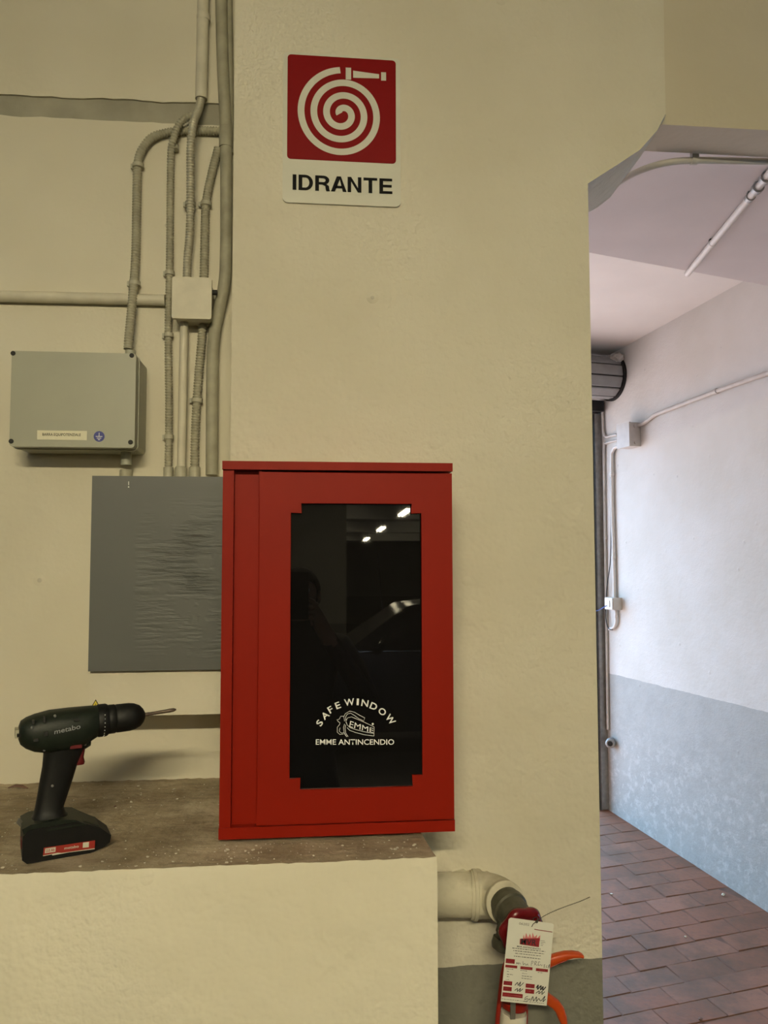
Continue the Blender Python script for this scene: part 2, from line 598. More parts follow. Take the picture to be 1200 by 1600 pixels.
# ledge wall
LZ = zr(-0.4415)
LF, LX = 1.150, 0.1895
bm = B()
nx = 110
x_s = [-3.2 + 2.3 * i / 10 for i in range(10)] + [-0.9 + (LX + 0.9) * i / nx for i in range(nx + 1)]
rg2 = random.Random(5)
fr = []
for x in x_s:
    fr.append((x, LF + rg2.uniform(-0.001, 0.001), LZ - 0.004 + rg2.uniform(-0.0008, 0.0008)))
low = [bm.verts.new((x, LF + 0.002, 0)) for x in x_s]
mid_ = [bm.verts.new((x, y - 0.001, z - 0.006)) for x, y, z in fr]
edge = [bm.verts.new((x, y + 0.006, z + 0.0035)) for x, y, z in fr]
rows = [edge]
for j, yy in enumerate((1.18, 1.22, 1.27, 1.33, 1.42, 1.52, WY + 0.05)):
    rows.append([bm.verts.new((x - (0.0 if j == 0 else 0.0) - (0.022 * (yy - LF) / 0.27 if i == len(x_s) - 1 else 0), yy, LZ + rg2.uniform(-0.0012, 0.0012))) for i, x in enumerate(x_s)])
for a, b_, mi in [(low, mid_, 0), (mid_, edge, 0)] + [(p, q, 1) for p, q in zip(rows, rows[1:])]:
    for i in range(len(x_s) - 1):
        f = bm.faces.new((a[i], a[i + 1], b_[i + 1], b_[i]))
        f.material_index = mi
lb = bm.verts.new((rows[-1][-1].co.x, WY + 0.05, 0))
bm.faces.new([low[-1], lb] + [r[-1] for r in rows[::-1]] + [mid_[-1]])
o = obj('wall_ledge', bm, [M['ledge_front'], M['dust']], kind='structure', smooth=40, label='low cream wall with a dusty mortar top')

# cross beam, soffit slab, ceilings
BZ = zr(0.912)
bm = B()
box(bm, 0.695, 3.4, 1.50, 1.605, BZ, TOP)
struct('ceiling_beam', bm, M['beam'], 'plastered cross beam beside the pillar top', bevel=0.004)
SZ = zr(1.05)
ek = 0.25 / 0.808
def edge_y(x):
    return 2.50 + ek * (x - 0.952)
def cz(x, y):
    return zr(1.39 - 0.067 * (y - 3.596))
bm = B()
slab(bm, [(-1.5, 1.83), (0.45, 1.83), (0.50, 1.606), (3.4, 1.606), (3.4, edge_y(3.4)), (-1.5, edge_y(-1.5))], SZ, TOP)
struct('ceiling_soffit', bm, M['soffit'], 'lilac grey slab underside behind the cross beam')
bm = B()
slab(bm, [(-1.5, 1.7), (3.4, 1.7), (3.4, 5.4), (-1.5, 5.4)], cz, TOP + 0.1)
struct('ceiling_ramp', bm, M['ceil'], 'white ceiling above the ramp')

# ramp wall: straight line seen at the right
WA, WB = Vector((1.899, 4.868, 0)), Vector((2.180, 3.520, 0))
wd = (WB - WA).normalized()                 # towards the garage
wn = Vector((wd.y, -wd.x, 0))               # out of the wall, into the ramp
if wn.x > 0:
    wn = -wn
def onwall(x, y, off=0.0):
    r = ray(x, y)
    a = WA + wn * off
    d = r * (wn.dot(a) / wn.dot(r))
    return Vector((d.x, d.y, d.z + ZC))
def floor_z(x, y):
    return max(0.0, 0.0605 * (y - 3.145))
F1 = WA - wd * 0.14
F0 = WB + wd * 1.96
bm = B()
slab(bm, [(F1.x, F1.y), (F0.x, F0.y), (F0.x + 0.3, F0.y), (F1.x + 0.35, F1.y + 0.02)], -0.05, TOP)
struct('wall_right', bm, M['ramp_wall'], 'white ramp wall with a worn blue grey dado')
# far wall around the gate opening and hidden ramp side wall
GY = 4.99
bm = B()
box(bm, 1.85, 3.4, GY, GY + 0.10, -0.05, TOP)
box(bm, -1.5, -0.9, GY, GY + 0.10, -0.05, TOP)
box(bm, -0.9, 1.85, GY, GY + 0.10, zr(0.93), TOP)
struct('wall_gate', bm, M['ramp_wall'], 'wall around the open gate at the top of the ramp')
bm = B()
box(bm, -1.7, -1.5, 1.63, GY + 0.10, -0.05, TOP)
struct('wall_ramp_side', bm, M['ramp_wall'], 'ramp side wall hidden behind the pillar')
# floors
bm = B()
ys = [1.15, 3.145, GY + 0.10]
vs = [[bm.verts.new((x, y, floor_z(x, y) - 0.0025)) for x in (-1.7, 3.4)] for y in ys]
for a, b_ in zip(vs, vs[1:]):
    bm.faces.new((a[0], a[1], b_[1], b_[0]))
r = bmesh.ops.extrude_face_region(bm, geom=list(bm.faces))
bmesh.ops.translate(bm, verts=[g for g in r['geom'] if isinstance(g, bmesh.types.BMVert)], vec=(0, 0, -0.15))
ramp_floor = struct('floor_ramp', bm, M['mortar'], 'brick paved ramp floor')
bm = B()
box(bm, -9, 7, -26, 1.15, -0.15, 0)
struct('floor', bm, M['garage_floor'], 'garage concrete floor')
bm = B()
zo = floor_z(0, GY + 0.10) - 0.012
box(bm, -25, 25, GY + 0.10, 40, zo - 0.2, zo)
struct('floor_outside', bm, M['asphalt'], 'sunlit paving outside the gate')
# garage shell behind the camera
GH = 3.12
bm = B(); box(bm, -9, 7, -26, 1.63, GH, GH + 0.2)
struct('ceiling', bm, M['ceil'], 'garage ceiling')
bm = B(); box(bm, -9.2, -9, -26, 1.8, 0, GH)
struct('wall_west', bm, M['garage'], 'garage side wall')
bm = B(); box(bm, 7, 7.2, -26, 1.8, 0, GH)
struct('wall_east', bm, M['garage'], 'garage side wall opposite')
bm = B(); box(bm, -9.2, 7.2, -26.2, -26, 0, GH)
struct('wall_back', bm, M['garage'], 'garage end wall behind the photographer')
bm = B(); box(bm, -9.2, -3.2, WY, WY + 0.2, 0, TOP)
struct('wall_left_far', bm, M['wall'], 'continuation of the recessed wall')
bm = B(); box(bm, F0.x, 7.2, F0.y, F0.y + 0.2, 0, TOP)
struct('wall_front_right', bm, M['garage'], 'garage wall beside the ramp mouth')
bm = B(); box(bm, -3.0, 0.55, -9.4, -9.0, 0, GH)
struct('wall_partition', bm, M['garage'], 'short partition wall inside the garage')
for i, y in enumerate((-4.2, -8.6, -12.8, -17.2, -21.6)):
    bm = B()
    box(bm, -9, 7, y - 0.2, y + 0.2, GH - 0.28, GH)
    struct('ceiling_rib', bm, M['ceil'], 'ceiling beam across the garage', bevel=0.01)

# ramp bricks: courses across the ramp, square to the right wall
def brick_mesh(k):
    r = random.Random(k)
    bm = B()
    vs, fs = box(bm, -0.1222, 0.1222, -0.0582, 0.0582, -0.03, 0)
    for v in vs:
        v.co += Vector((r.uniform(-.003, .003), r.uniform(-.003, .003), r.uniform(-.001, .001) if v.co.z > -0.01 else 0))
    es = [e for e in bm.edges if all(v.co.z > -0.01 for v in e.verts)]
    bmesh.ops.bevel(bm, geom=es, offset=0.0018, segments=1, affect='EDGES')
    me = bpy.data.meshes.new('brick')
    bm.to_mesh(me)
    bm.free()
    me.materials.append(M['brick'])
    return me
bmeshes = [brick_mesh(k) for k in range(6)]
ang = math.atan2(wn.y, wn.x) + math.pi
wu = -wn                                     # along the course, towards the wall
cnt = 0
for j in range(44):
    for i in range(-1, 9):
        s = 0.10 + j * 0.121                  # along the wall from the gate
        t = 0.125 + (i + (0.5 if j % 2 else 0)) * 0.249
        half = i < 0
        if half and j % 2 == 0:
            continue
        if half:
            t = 0.0625
        c = WA - wd * 0.17 + wd * s + wn * t
        if c.y > 4.98 or c.y < 2.25 or c.x < 0.45 + 0.05 * (c.y - 2) or t > 1.62:
            continue
        o = bpy.data.objects.new('brick', random.choice(bmeshes))
        z = floor_z(c.x, c.y) + random.uniform(-0.0008, 0.0008)
        o.rotation_euler = (math.atan(0.0605) if c.y > 3.145 else 0, random.uniform(-.004, .004), ang + random.uniform(-.004, .004))
        if half:
            o.scale.x = 0.5
        link(o, ramp_floor, (c.x, c.y, z))
        cnt += 1
print('bricks', cnt)

# ------------------------------------------------------------------ hydrant cabinet
CY = 1.2425
cx0, cx1, cz0, cz1 = -0.1385, 0.2332, zr(-0.4352), zr(0.1570)
cab = thing('hydrant_cabinet', 'red metal hydrant cabinet with a dark notched window on the ledge', 'cabinet', ((cx0 + cx1) / 2, 1.33, cz0))
capt = 0.0135
strip0, strip1 = px(362, 900, CY).x + 0.002, px(402.5, 900, CY).x
# body shell: back, sides, floor and lid of the case, open to the front
bm = B()
box(bm, cx0, cx1 - 0.001, PY - 0.004, PY - 0.001, cz0 + capt, cz1 - capt)
box(bm, cx0, strip0, CY + 0.0005, PY - 0.004, cz0 + capt, cz1 - capt)
box(bm, cx1 - 0.004, cx1 - 0.001, CY + 0.022, PY - 0.004, cz0 + capt, cz1 - capt)
obj('case', bm, M['red'], cab)
bm = B(); box(bm, cx0 - 0.0006, cx1 + 0.0004, CY - 0.0045, PY - 0.001, cz1 - capt, cz1)
obj('top_cap', bm, M['red'], cab, bevel=0.0012)
bm = B(); box(bm, cx0 - 0.0006, cx1 + 0.0004, CY - 0.0015, PY - 0.001, cz0, cz0 + capt + 0.004)
obj('bottom_cap', bm, M['red'], cab, bevel=0.0012)
bm = B(); box(bm, strip0, strip1 + 0.004, CY + 0.014, CY + 0.018, cz0 + capt, cz1 - capt)
obj('hinge_panel', bm, M['red'], cab)

def cellplate(bm, xs, zs, solid, y0, y1):
    vf, vb = {}, {}
    def g(d, i, j, y):
        if (i, j) not in d:
            d[(i, j)] = bm.verts.new((xs[i], y, zs[j]))
        return d[(i, j)]
    nx, nz = len(xs) - 1, len(zs) - 1
    ok = lambda i, j: 0 <= i < nx and 0 <= j < nz and solid(i, j)
    for i in range(nx):
        for j in range(nz):
            if not ok(i, j):
                continue
            c = [(i, j), (i + 1, j), (i + 1, j + 1), (i, j + 1)]
            bm.faces.new([g(vf, *k, y0) for k in c])
            bm.faces.new([g(vb, *k, y1) for k in c[::-1]])
            for (a, b_), (di, dj) in zip(((c[0], c[1]), (c[1], c[2]), (c[2], c[3]), (c[3], c[0])), ((0, -1), (1, 0), (0, 1), (-1, 0))):
                if not ok(i + di, j + dj):
                    bm.faces.new((g(vf, *a, y0), g(vf, *b_, y0), g(vb, *b_, y1), g(vb, *a, y1)))

dx0, dx1 = px(404.2, 900, CY).x, cx1 - 0.0008
dz0, dz1 = cz0 + capt + 0.0062, cz1 - capt - 0.0034
wl = (px(456, 800, CY).x + px(451, 1216, CY).x) / 2
wr = (px(658, 803, CY).x + px(660, 1213, CY).x) / 2
wl2 = (px(473, 786, CY).x + px(466.5, 1232, CY).x) / 2
wr2 = (px(643, 788, CY).x + px(645, 1231, CY).x) / 2
wt, wt2 = px(560, 787, CY).z, px(560, 801.5, CY).z
wb, wb2 = px(560, 1231, CY).z, px(560, 1214, CY).z
xs_, zs_ = [dx0, wl, wl2, wr2, wr, dx1], [dz0, wb, wb2, wt2, wt, dz1]
def solid(i, j):
    if 1 <= i <= 3 and 1 <= j <= 3:
        return i in (1, 3) and j in (1, 3)
    return True
bm = B()
cellplate(bm, xs_, zs_, solid, CY, CY + 0.003)
bmesh.ops.dissolve_limit(bm, angle_limit=0.01, verts=bm.verts, edges=bm.edges)
door = obj('door', bm, M['red'], cab, bevel=0.0006, segs=1)
bm = B()
box(bm, dx0, dx0 + 0.002, CY + 0.003, CY + 0.02, dz0, dz1)
obj('door_return', bm, M['red'], cab)
# rubber bead around the pane
TILT = math.tan(math.radians(0.72))
zmid = (wb + wt) / 2
def gy(z, off=0.0):
    return CY + 0.0062 + (z - zmid) * TILT + off
bm = B()
for z0, z1, x0, x1 in ((wb - 0.01, wt + 0.01, wl - 0.01, wr + 0.01),):
    vs = []
    for y in (0, 0.004):
        for x, z in ((x0, z0), (x1, z0), (x1, z1), (x0, z1)):
            vs.append(bm.verts.new((x, gy(z, y), z)))
    for f in ((0, 1, 2, 3), (7, 6, 5, 4), (0, 4, 5, 1), (1, 5, 6, 2), (2, 6, 7, 3), (3, 7, 4, 0)):
        bm.faces.new([vs[i] for i in f])
pane = obj('window_pane', bm, M['glass'], door, label='dark reflecting window pane with white lettering')
def gpt(x, y, off=-0.0004):
    p = px(x, y, CY + 0.006)
    return Vector((p.x, gy(p.z, off), p.z))
# lettering on the pane: an arc of letters over a line
def glyph_along(word, pts_px, hpx):
    pass
arc = [('S', 207, 418, -58), ('A', 268, 335, -40), ('F', 327, 272, -30), ('E', 408, 225, -20), ('W', 535, 190, -7), ('I', 628, 187, 3), ('N', 707, 200, 10), ('D', 803, 235, 22), ('O', 898, 294, 38), ('W', 988, 380, 52)]
for ch, zx, zy, a in arc:
    b_, asp, wdt, hgt = text_polys(ch, 0.018)
    hh = 74
    ww = {'S': 56, 'A': 78, 'F': 50, 'E': 54, 'W': 112, 'I': 24, 'N': 76, 'D': 78, 'O': 84}[ch]
    t = math.radians(a)
    for v in b_.verts:
        u, q = (v.co.x - 0.5) * ww, (v.co.z - 0.5) * hh
        X = zx + u * math.cos(t) + q * math.sin(t)
        Y_ = zy + u * math.sin(t) - q * math.cos(t)
        v.co = gpt(470 + X / 7.06, 1070 + Y_ / 7.06)
    obj('letter', b_, M['white_print'], door)
text_on('lettering', 'EMME ANTINCENDIO', M['white_print'], door, quad(gpt(493.4, 1163.2), gpt(615.6, 1163.2), gpt(615.6, 1154.6), gpt(493.4, 1154.6)), bold=0.010)
def zline(bm, zp, wd_):
    ps = [gpt(470 + a / 7.06, 1070 + b / 7.06) for a, b in zp]
    ribbon(bm, [(p.x, p.z) for p in ps], wd_, lambda z: gy(z, -0.0004))
bm = B()
for zp in ([(482, 400), (474, 350), (492, 315), (540, 288), (590, 300), (650, 335), (704, 362), (694, 396), (640, 372), (590, 335), (548, 310), (512, 322), (496, 350), (492, 384), (510, 386)],
           [(500, 420), (498, 385), (520, 360), (560, 352), (610, 372), (700, 410), (808, 462), (806, 535)],
           [(806, 535), (700, 515), (600, 490), (540, 468), (512, 440), (500, 410)],
           [(806, 562), (700, 548), (600, 522), (540, 500), (510, 470)], [(806, 535), (806, 562)],
           [(474, 345), (440, 345), (425, 375), (398, 385), (414, 405), (432, 415), (424, 440), (402, 465), (402, 520), (430, 545), (470, 540)],
           [(482, 430), (470, 470), (478, 530), (505, 570), (520, 568), (496, 530), (488, 480), (494, 440)],
           [(432, 470), (424, 510), (448, 530), (470, 525)]):
    zline(bm, zp, 0.0007)
obj('emblem_line', bm, M['white_print'], door, kind='stuff')
text_on('emblem_lettering', 'EMME', M['white_print'], door, quad(gpt(470 + 532 / 7.06, 1070 + 462 / 7.06), gpt(470 + 800 / 7.06, 1070 + 528 / 7.06), gpt(470 + 800 / 7.06, 1070 + 478 / 7.06), gpt(470 + 545 / 7.06, 1070 + 395 / 7.06)), bold=0.0)
bm = B()
prism(bm, [(p.x, p.z) for p in [gpt(470 + 793 / 7.06 + 1.7 * math.cos(k), 1070 + 430 / 7.06 + 1.7 * math.sin(k)) for k in [i * math.pi / 5 for i in range(10)]]], gy(px(582, 1131, CY).z, -0.0006), gy(px(582, 1131, CY).z, -0.0003))
obj('emblem_dot', bm, M['white_print'], door)
# mortar bed below the cabinet
bm = B()
rgm = random.Random(2)
n = 26
top_, bot_ = [], []
for i in range(n + 1):
    x = cx0 + 0.006 + (0.172 - cx0 - 0.006) * i / n
    top_.append((x, cz0 - 0.0003)); bot_.append((x, CY + 0.022 + rgm.uniform(-0.004, 0.004)))
va = [bm.verts.new((x, y, cz0 - 0.0004)) for (x, _), (_, y) in zip(top_, bot_)]
vb_ = [bm.verts.new((x, y - 0.002 + rgm.uniform(-0.003, 0.001), LZ - 0.003)) for (x, _), (_, y) in zip(top_, bot_)]
vc = [bm.verts.new((x, PY - 0.01, cz0 - 0.0004)) for x, _ in top_]
vd = [bm.verts.new((x, PY - 0.01, LZ - 0.003)) for x, _ in top_]
for i in range(n):
    bm.faces.new((va[i], va[i + 1], vb_[i + 1], vb_[i]))
    bm.faces.new((vc[i], vc[i + 1], va[i + 1], va[i]))
    bm.faces.new((vd[i], vd[i + 1], vc[i + 1], vc[i]))
    bm.faces.new((vb_[i], vb_[i + 1], vd[i + 1], vd[i]))
bm.faces.new((va[0], vb_[0], vd[0], vc[0])); bm.faces.new((va[n], vc[n], vd[n], vb_[n]))
tag(obj('mortar_bed', bm, M['dust']), 'thin crumbly mortar bed under the red cabinet', 'mortar')

# ------------------------------------------------------------------ hydrant sign
SY = PY - 0.0045
sx0 = (px(443, 84, SY).x + px(441, 317, SY).x) / 2
sx1 = (px(625, 91, SY).x + px(626.5, 323, SY).x) / 2
sz1 = (px(443, 82, SY).z + px(625, 90.5, SY).z) / 2
sz0 = (px(441, 316, SY).z + px(626, 323, SY).z) / 2
sg = thing('hydrant_sign', 'red and white hose reel sign reading IDRANTE on the pillar', 'sign', ((sx0 + sx1) / 2, PY, sz0))
bm = B(); prism(bm, rrect(sx0, sx1, sz0, sz1, 0.010), SY, PY)
obj('plate', bm, M['sign_white'], sg, bevel=0.0008, segs=1)
def sp(zx, zy):
    p = px(420 + zx / 5.4545, 70 + zy / 5.4545, SY)
    return (p.x, p.z)
rx0 = sp(158, 500)[0]; rx1 = sp(1083, 550)[0]
rz1 = (sp(160, 86)[1] + sp(1080, 131)[1]) / 2; rz0 = (sp(160, 978)[1] + sp(1085, 1009)[1]) / 2
bm = B(); prism(bm, rrect(rx0, rx1, rz0, rz1, 0.007), SY - 0.0006, SY + 0.0005)
obj('red_field', bm, M['sign_red'], sg)
# frame of the drawn hose: unit = sign pixels on the plate
kx = (rx1 - rx0) / 925.0
kz = (rz1 - rz0) / 885.0
def sq(zx, zy):
    return (rx0 + (zx - 158) * kx, rz1 - (zy - (110)) * kz)
ccx, ccy = 622, 596
pts = []
for i in range(0, 261):
    th = i / 260 * 12.97 * math.pi / 2                # quarter turns from the left, clockwise
    rr = 24 + 27.0 * th / (math.pi / 2)
    pts.append(sq(ccx - rr * math.cos(th), ccy - rr * math.sin(th)))
bm = B(); ribbon(bm, pts, 56 * kx, SY - 0.0010)
obj('hose_spiral', bm, M['sign_white'], sg)
def flat(name, poly, mt, par, y):
    b_ = B(); b_.faces.new([b_.verts.new((p[0], y, p[1])) for p in poly])
    return obj(name, b_, mt, par)
def sq2(zx, zy):                                       # removes the slant of the photo
    return sq(zx, zy - (zx - 620) * 0.028)
flat('coupling', [sq2(652, 198), sq2(698, 198), sq2(698, 300), sq2(652, 300)], M['sign_white'], sg, SY - 0.0010)
flat('nozzle', [sq2(715, 222), sq2(938, 246), sq2(938, 282), sq2(715, 283)], M['sign_white'], sg, SY - 0.0010)
flat('nozzle_tip', [sq2(956, 228), sq2(998, 228), sq2(998, 300), sq2(956, 300)], M['sign_white'], sg, SY - 0.0010)
tx0, tx1 = sp(203, 1170)[0], sp(1053, 1200)[0]
tz0 = (sp(203, 1240)[1] + sp(1050, 1270)[1]) / 2; tz1 = (sp(203, 1108)[1] + sp(1050, 1140)[1]) / 2
def arc_pts(cx, cz, rx, rz, a0, a1, n=12):
    return [(cx + rx * math.cos(math.radians(a0 + (a1 - a0) * k / n)), cz + rz * math.sin(math.radians(a0 + (a1 - a0) * k / n))) for k in range(n + 1)]
GL = {  # bold grotesque capitals as lists of simple outlines in a unit-high box
    'I': [[(0, 0), (.21, 0), (.21, 1), (0, 1)]],
    'E': [[(0, 0), (.21, 0), (.21, 1), (0, 1)], [(.21, 0), (.74, 0), (.74, .175), (.21, .175)], [(.21, .42), (.70, .42), (.70, .59), (.21, .59)], [(.21, .825), (.73, .825), (.73, 1), (.21, 1)]],
    'T': [[(0, .825), (.78, .825), (.78, 1), (0, 1)], [(.285, 0), (.495, 0), (.495, .825), (.285, .825)]],
    'N': [[(0, 0), (.20, 0), (.20, 1), (0, 1)], [(.58, 0), (.78, 0), (.78, 1), (.58, 1)], [(.20, 1), (.20, .70), (.58, 0), (.58, .30)]],
    'A': [[(0, 0), (.22, 0), (.50, .80), (.33, 1)], [(.33, 1), (.50, .80), (.67, 0), (.89, 0), (.56, 1)], [(.23, .22), (.66, .22), (.61, .385), (.285, .385)]],
    'D': [[(0, 0), (.21, 0), (.21, 1), (0, 1)], [(.21, .825), (.40, .825)] + arc_pts(.38, .5, .22, .325, 85, -85)[0:] + [(.40, .175), (.21, .175), (.21, 0), (.38, 0)] + arc_pts(.38, .5, .43, .5, -85, 85) + [(.38, 1), (.21, 1)]],
    'R': [[(0, 0), (.21, 0), (.21, 1), (0, 1)], [(.21, .83), (.46, .83)] + arc_pts(.46, .705, .12, .125, 85, -85) + [(.46, .58), (.21, .58), (.21, .41), (.46, .41)] + arc_pts(.46, .705, .33, .295, -85, 85) + [(.46, 1), (.21, 1)], [(.40, .41), (.56, .33), (.59, .12), (.62, 0), (.83, 0), (.79, .15), (.77, .34), (.62, .46), (.46, .45)]],
}
GW = {'I': .21, 'E': .74, 'T': .78, 'N': .78, 'A': .89, 'D': .81, 'R': .83}
tot = sum(GW[c] for c in 'IDRANTE') + 0.12 * 6 - 0.14
cur = 0.0
for c in 'IDRANTE':
    b_ = B()
    for poly in GL[c]:
        b_.faces.new([b_.verts.new((tx0 + (tx1 - tx0) * (cur + a) / tot, SY - 0.0007, tz0 + (tz1 - tz0) * h)) for a, h in poly])
    obj('letter', b_, M['black'], sg)
    cur += GW[c] + (0.05 if c in 'RA' else 0.12)

# ------------------------------------------------------------------ grey terminal box
QY = 1.512
q0, q1 = px(16.5, 620, QY), px(211.5, 620, QY)
qz1 = (px(18, 548.5, QY).z + px(211, 552, QY).z) / 2; qz0 = (px(14, 697, QY).z + px(208, 700, QY).z) / 2
tb = thing('terminal_box', 'olive grey plastic box labelled BARRA EQUIPOTENZIALE on the recessed wall', 'electrical box', ((q0.x + q1.x) / 2, WY, qz0))
bm = B(); prism(bm, rrect(q0.x - 0.0005, q1.x + 0.0005, qz0 - 0.0005, qz1 + 0.0005, 0.008), QY + 0.028, WY)
obj('body', bm, M['grey_plastic'], tb, smooth=35)
bm = B(); prism(bm, rrect(q0.x - 0.002, q1.x + 0.002, qz0 - 0.002, qz1 + 0.002, 0.009), QY + 0.024, QY + 0.029)
obj('gasket_rim', bm, M['grey_plastic'], tb, smooth=35)
bm = B(); prism(bm, rrect(q0.x, q1.x, qz0, qz1, 0.006), QY, QY + 0.024)
cover = obj('cover', bm, M['grey_plastic'], tb, bevel=0.0025, segs=2, smooth=50)
for x, y in ((20.5, 552), (206, 555.5), (17.5, 689.5), (204, 691)):
    p = px(x, y, QY)
    b_ = B(); lathe(b_, [(0.0046, 0), (0.0046, 0.0016), (0.0032, 0.002)], (p.x, QY + 0.0008, p.z), (0, -1, 0), 16)
    s_ = obj('cover_screw', b_, M['dark'], tb)
l0, l1 = px(58, 687, QY), px(136, 673.5, QY)
bm = B(); box(bm, l0.x, l1.x, QY - 0.0007, QY + 0.001, l0.z, l1.z)
lab = obj('name_label', bm, M['label'], tb)
t0, t1 = px(66.5, 681.6, QY), px(126.5, 677.4, QY)
text_on('lettering', 'BARRA EQUIPOTENZIALE', M['black'], lab, planar(t0.x, t1.x, t0.z, t1.z, QY - 0.0010), bold=0.004)
ec = px(155, 682, QY)
bm = B(); lathe(bm, [(0.0102, 0), (0.0102, 0.0014)], (ec.x, QY + 0.0008, ec.z), (0, -1, 0), 28)
es_ = obj('earth_sticker', bm, M['blue'], tb, label='round blue earth symbol sticker')
for nm, a in (('earth_stem', (-0.0006, 0.0006, 0.0, 0.0072)), ('earth_bar', (-0.0062, 0.0062, -0.0008, 0.0004)), ('earth_bar', (-0.0042, 0.0042, -0.0040, -0.0028)), ('earth_bar', (-0.0020, 0.0020, -0.0070, -0.0058))):
    flat(nm, [(ec.x + a[0], ec.z + a[2]), (ec.x + a[1], ec.z + a[2]), (ec.x + a[1], ec.z + a[3]), (ec.x + a[0], ec.z + a[3])], M['white_print'], es_, QY - 0.0010)
g0 = px(204, 551, 1.5755)
bm = B(); lathe(bm, [(0.0125, -0.012), (0.0125, 0.012), (0.0105, 0.016), (0.0105, 0.022)], (g0.x, 1.575, qz1), (0, 0, 1), 20)
obj('cable_gland', bm, M['grey_plastic'], tb, smooth=40)
g2 = px(197, 720, 1.575)
bm = B(); lathe(bm, [(0.0105, -0.026), (0.0105, 0.012)], (g2.x, 1.575, qz0), (0, 0, 1), 20)
obj('cable_gland', bm, M['grey_plastic'], tb, smooth=40)

# ------------------------------------------------------------------ electrical panel
EY = 1.495
e0 = px(143, 900, EY).x
ez1, ez0 = px(240, 745, EY).z, px(240, 1046.5, EY).z
eb = px(300, 1117, EY).z
ep = thing('electrical_panel', 'cream wall enclosure with a wrinkled dark grey door beside the cabinet', 'electrical panel', (e0 + 0.13, WY, eb))
bm = B(); box(bm, e0 + 0.0005, -0.146, EY + 0.003, WY + 0.002, eb, ez1 - 0.001)
obj('enclosure', bm, M['wall'], ep, bevel=0.002)
bm = B(); box(bm, e0, -0.148, EY - 0.010, EY + 0.003, ez0, ez1)
pd = obj('panel_door', bm, M['panel'], ep, bevel=0.0012, label='dark grey sheet metal door with wrinkled paint')
p = px(201, 758, EY - 0.010)
for nm, dz, hw, hz in (('paint_mark', 0.0035, 0.0006, 0.0034), ('paint_mark', -0.0035, 0.0011, 0.0011)):
    bm = B(); box(bm, p.x - hw, p.x + hw, EY - 0.0106, EY - 0.0098, p.z + dz - hz, p.z + dz + hz)
    obj(nm, bm, M['white_print'], pd)
wp = px(149.5, 1103, EY + 0.003)
def tri(r, y, name, mt, par):
    return flat(name, [(wp.x - r, wp.z - r * 0.75), (wp.x + r, wp.z - r * 0.75), (wp.x, wp.z + r * 0.98)], mt, par, y)
ws = tri(0.0125, EY + 0.0026, 'warning_triangle', M['black'], ep)
tri(0.0100, EY + 0.0022, 'triangle_field', M['yellow'], ws)
flat('lightning_bolt', [(wp.x + 0.001, wp.z + 0.0055), (wp.x - 0.0018, wp.z - 0.0005), (wp.x - 0.0002, wp.z - 0.0005), (wp.x - 0.0012, wp.z - 0.0055), (wp.x + 0.002, wp.z + 0.0006), (wp.x + 0.0004, wp.z + 0.0006)], M['black'], ws, EY + 0.0018)

# ------------------------------------------------------------------ conduits on the recessed wall
CYW = WY - 0.0125
def corrugated(bm, pts, r, pitch=0.0058):
    path = smoothpath(pts, pitch / 4)
    # resample evenly
    ev, acc, step = [path[0]], 0.0, pitch / 4
    for a, b_ in zip(path, path[1:]):
        d = (b_ - a).length
        while d > 1e-9 and acc + d >= step:
            k = (step - acc) / d
            a = a + (b_ - a) * k
            ev.append(a.copy())
            d = (b_ - a).length
            acc = 0.0
        acc += d
    pr = (1.0, 1.0, 0.80, 0.80)
    tube(bm, ev, r, 14, rfun=lambda i: r * pr[i % 4])
    return ev
def saddle(par, c, r, axis, mt=None):
    """pipe clip: ring with a tab on the wall"""
    b_ = B()
    a = Vector(axis).normalized()
    lathe(b_, [(r * 1.05, -0.0045), (r * 1.22, -0.004), (r * 1.22, 0.004), (r * 1.05, 0.0045)], c, a, 18)
    obj('clip', b_, mt or M['clip'], par, smooth=40)
    b_ = B()
    s_ = a.cross(Vector((0, 1, 0))).normalized()
    obox(b_, Vector(c) + s_ * r * 1.1 + Vector((0, r * 0.55, 0)), s_, Vector((0, 1, 0)), a, r * 0.6, r * 0.3, 0.005)
    obj('clip_tab', b_, mt or M['clip'], par)
def P3(l, Y):
    return [px(x, y, Y) for x, y in l]
GR = 'grey conduits on the recessed wall'
# A: bends down into the terminal box
pA = P3([(343, 204), (315, 203), (285, 203), (258, 207), (238, 215), (224, 231), (216, 252), (214, 290), (212, 400), (209, 470), (205, 530), (204, 551)], CYW)
for q_ in pA[:4]:
    q_.y = WY - 0.0095
pA[-1].y = 1.5755; pA[-2].y = 1.578; pA[-3].y = 1.586
tA = thing('corrugated_conduit', 'corrugated grey conduit bending down into the top of the terminal box', 'conduit', pA[-1], GR)
bm = B(); corrugated(bm, pA, 0.0092)
obj('hose', bm, M['conduit'], tA, smooth=60)
saddle(tA, px(216, 259, CYW), 0.0095, (0.02, 0, 1)); saddle(tA, px(210.5, 443, 1.593), 0.0095, (0.03, 0, 1))
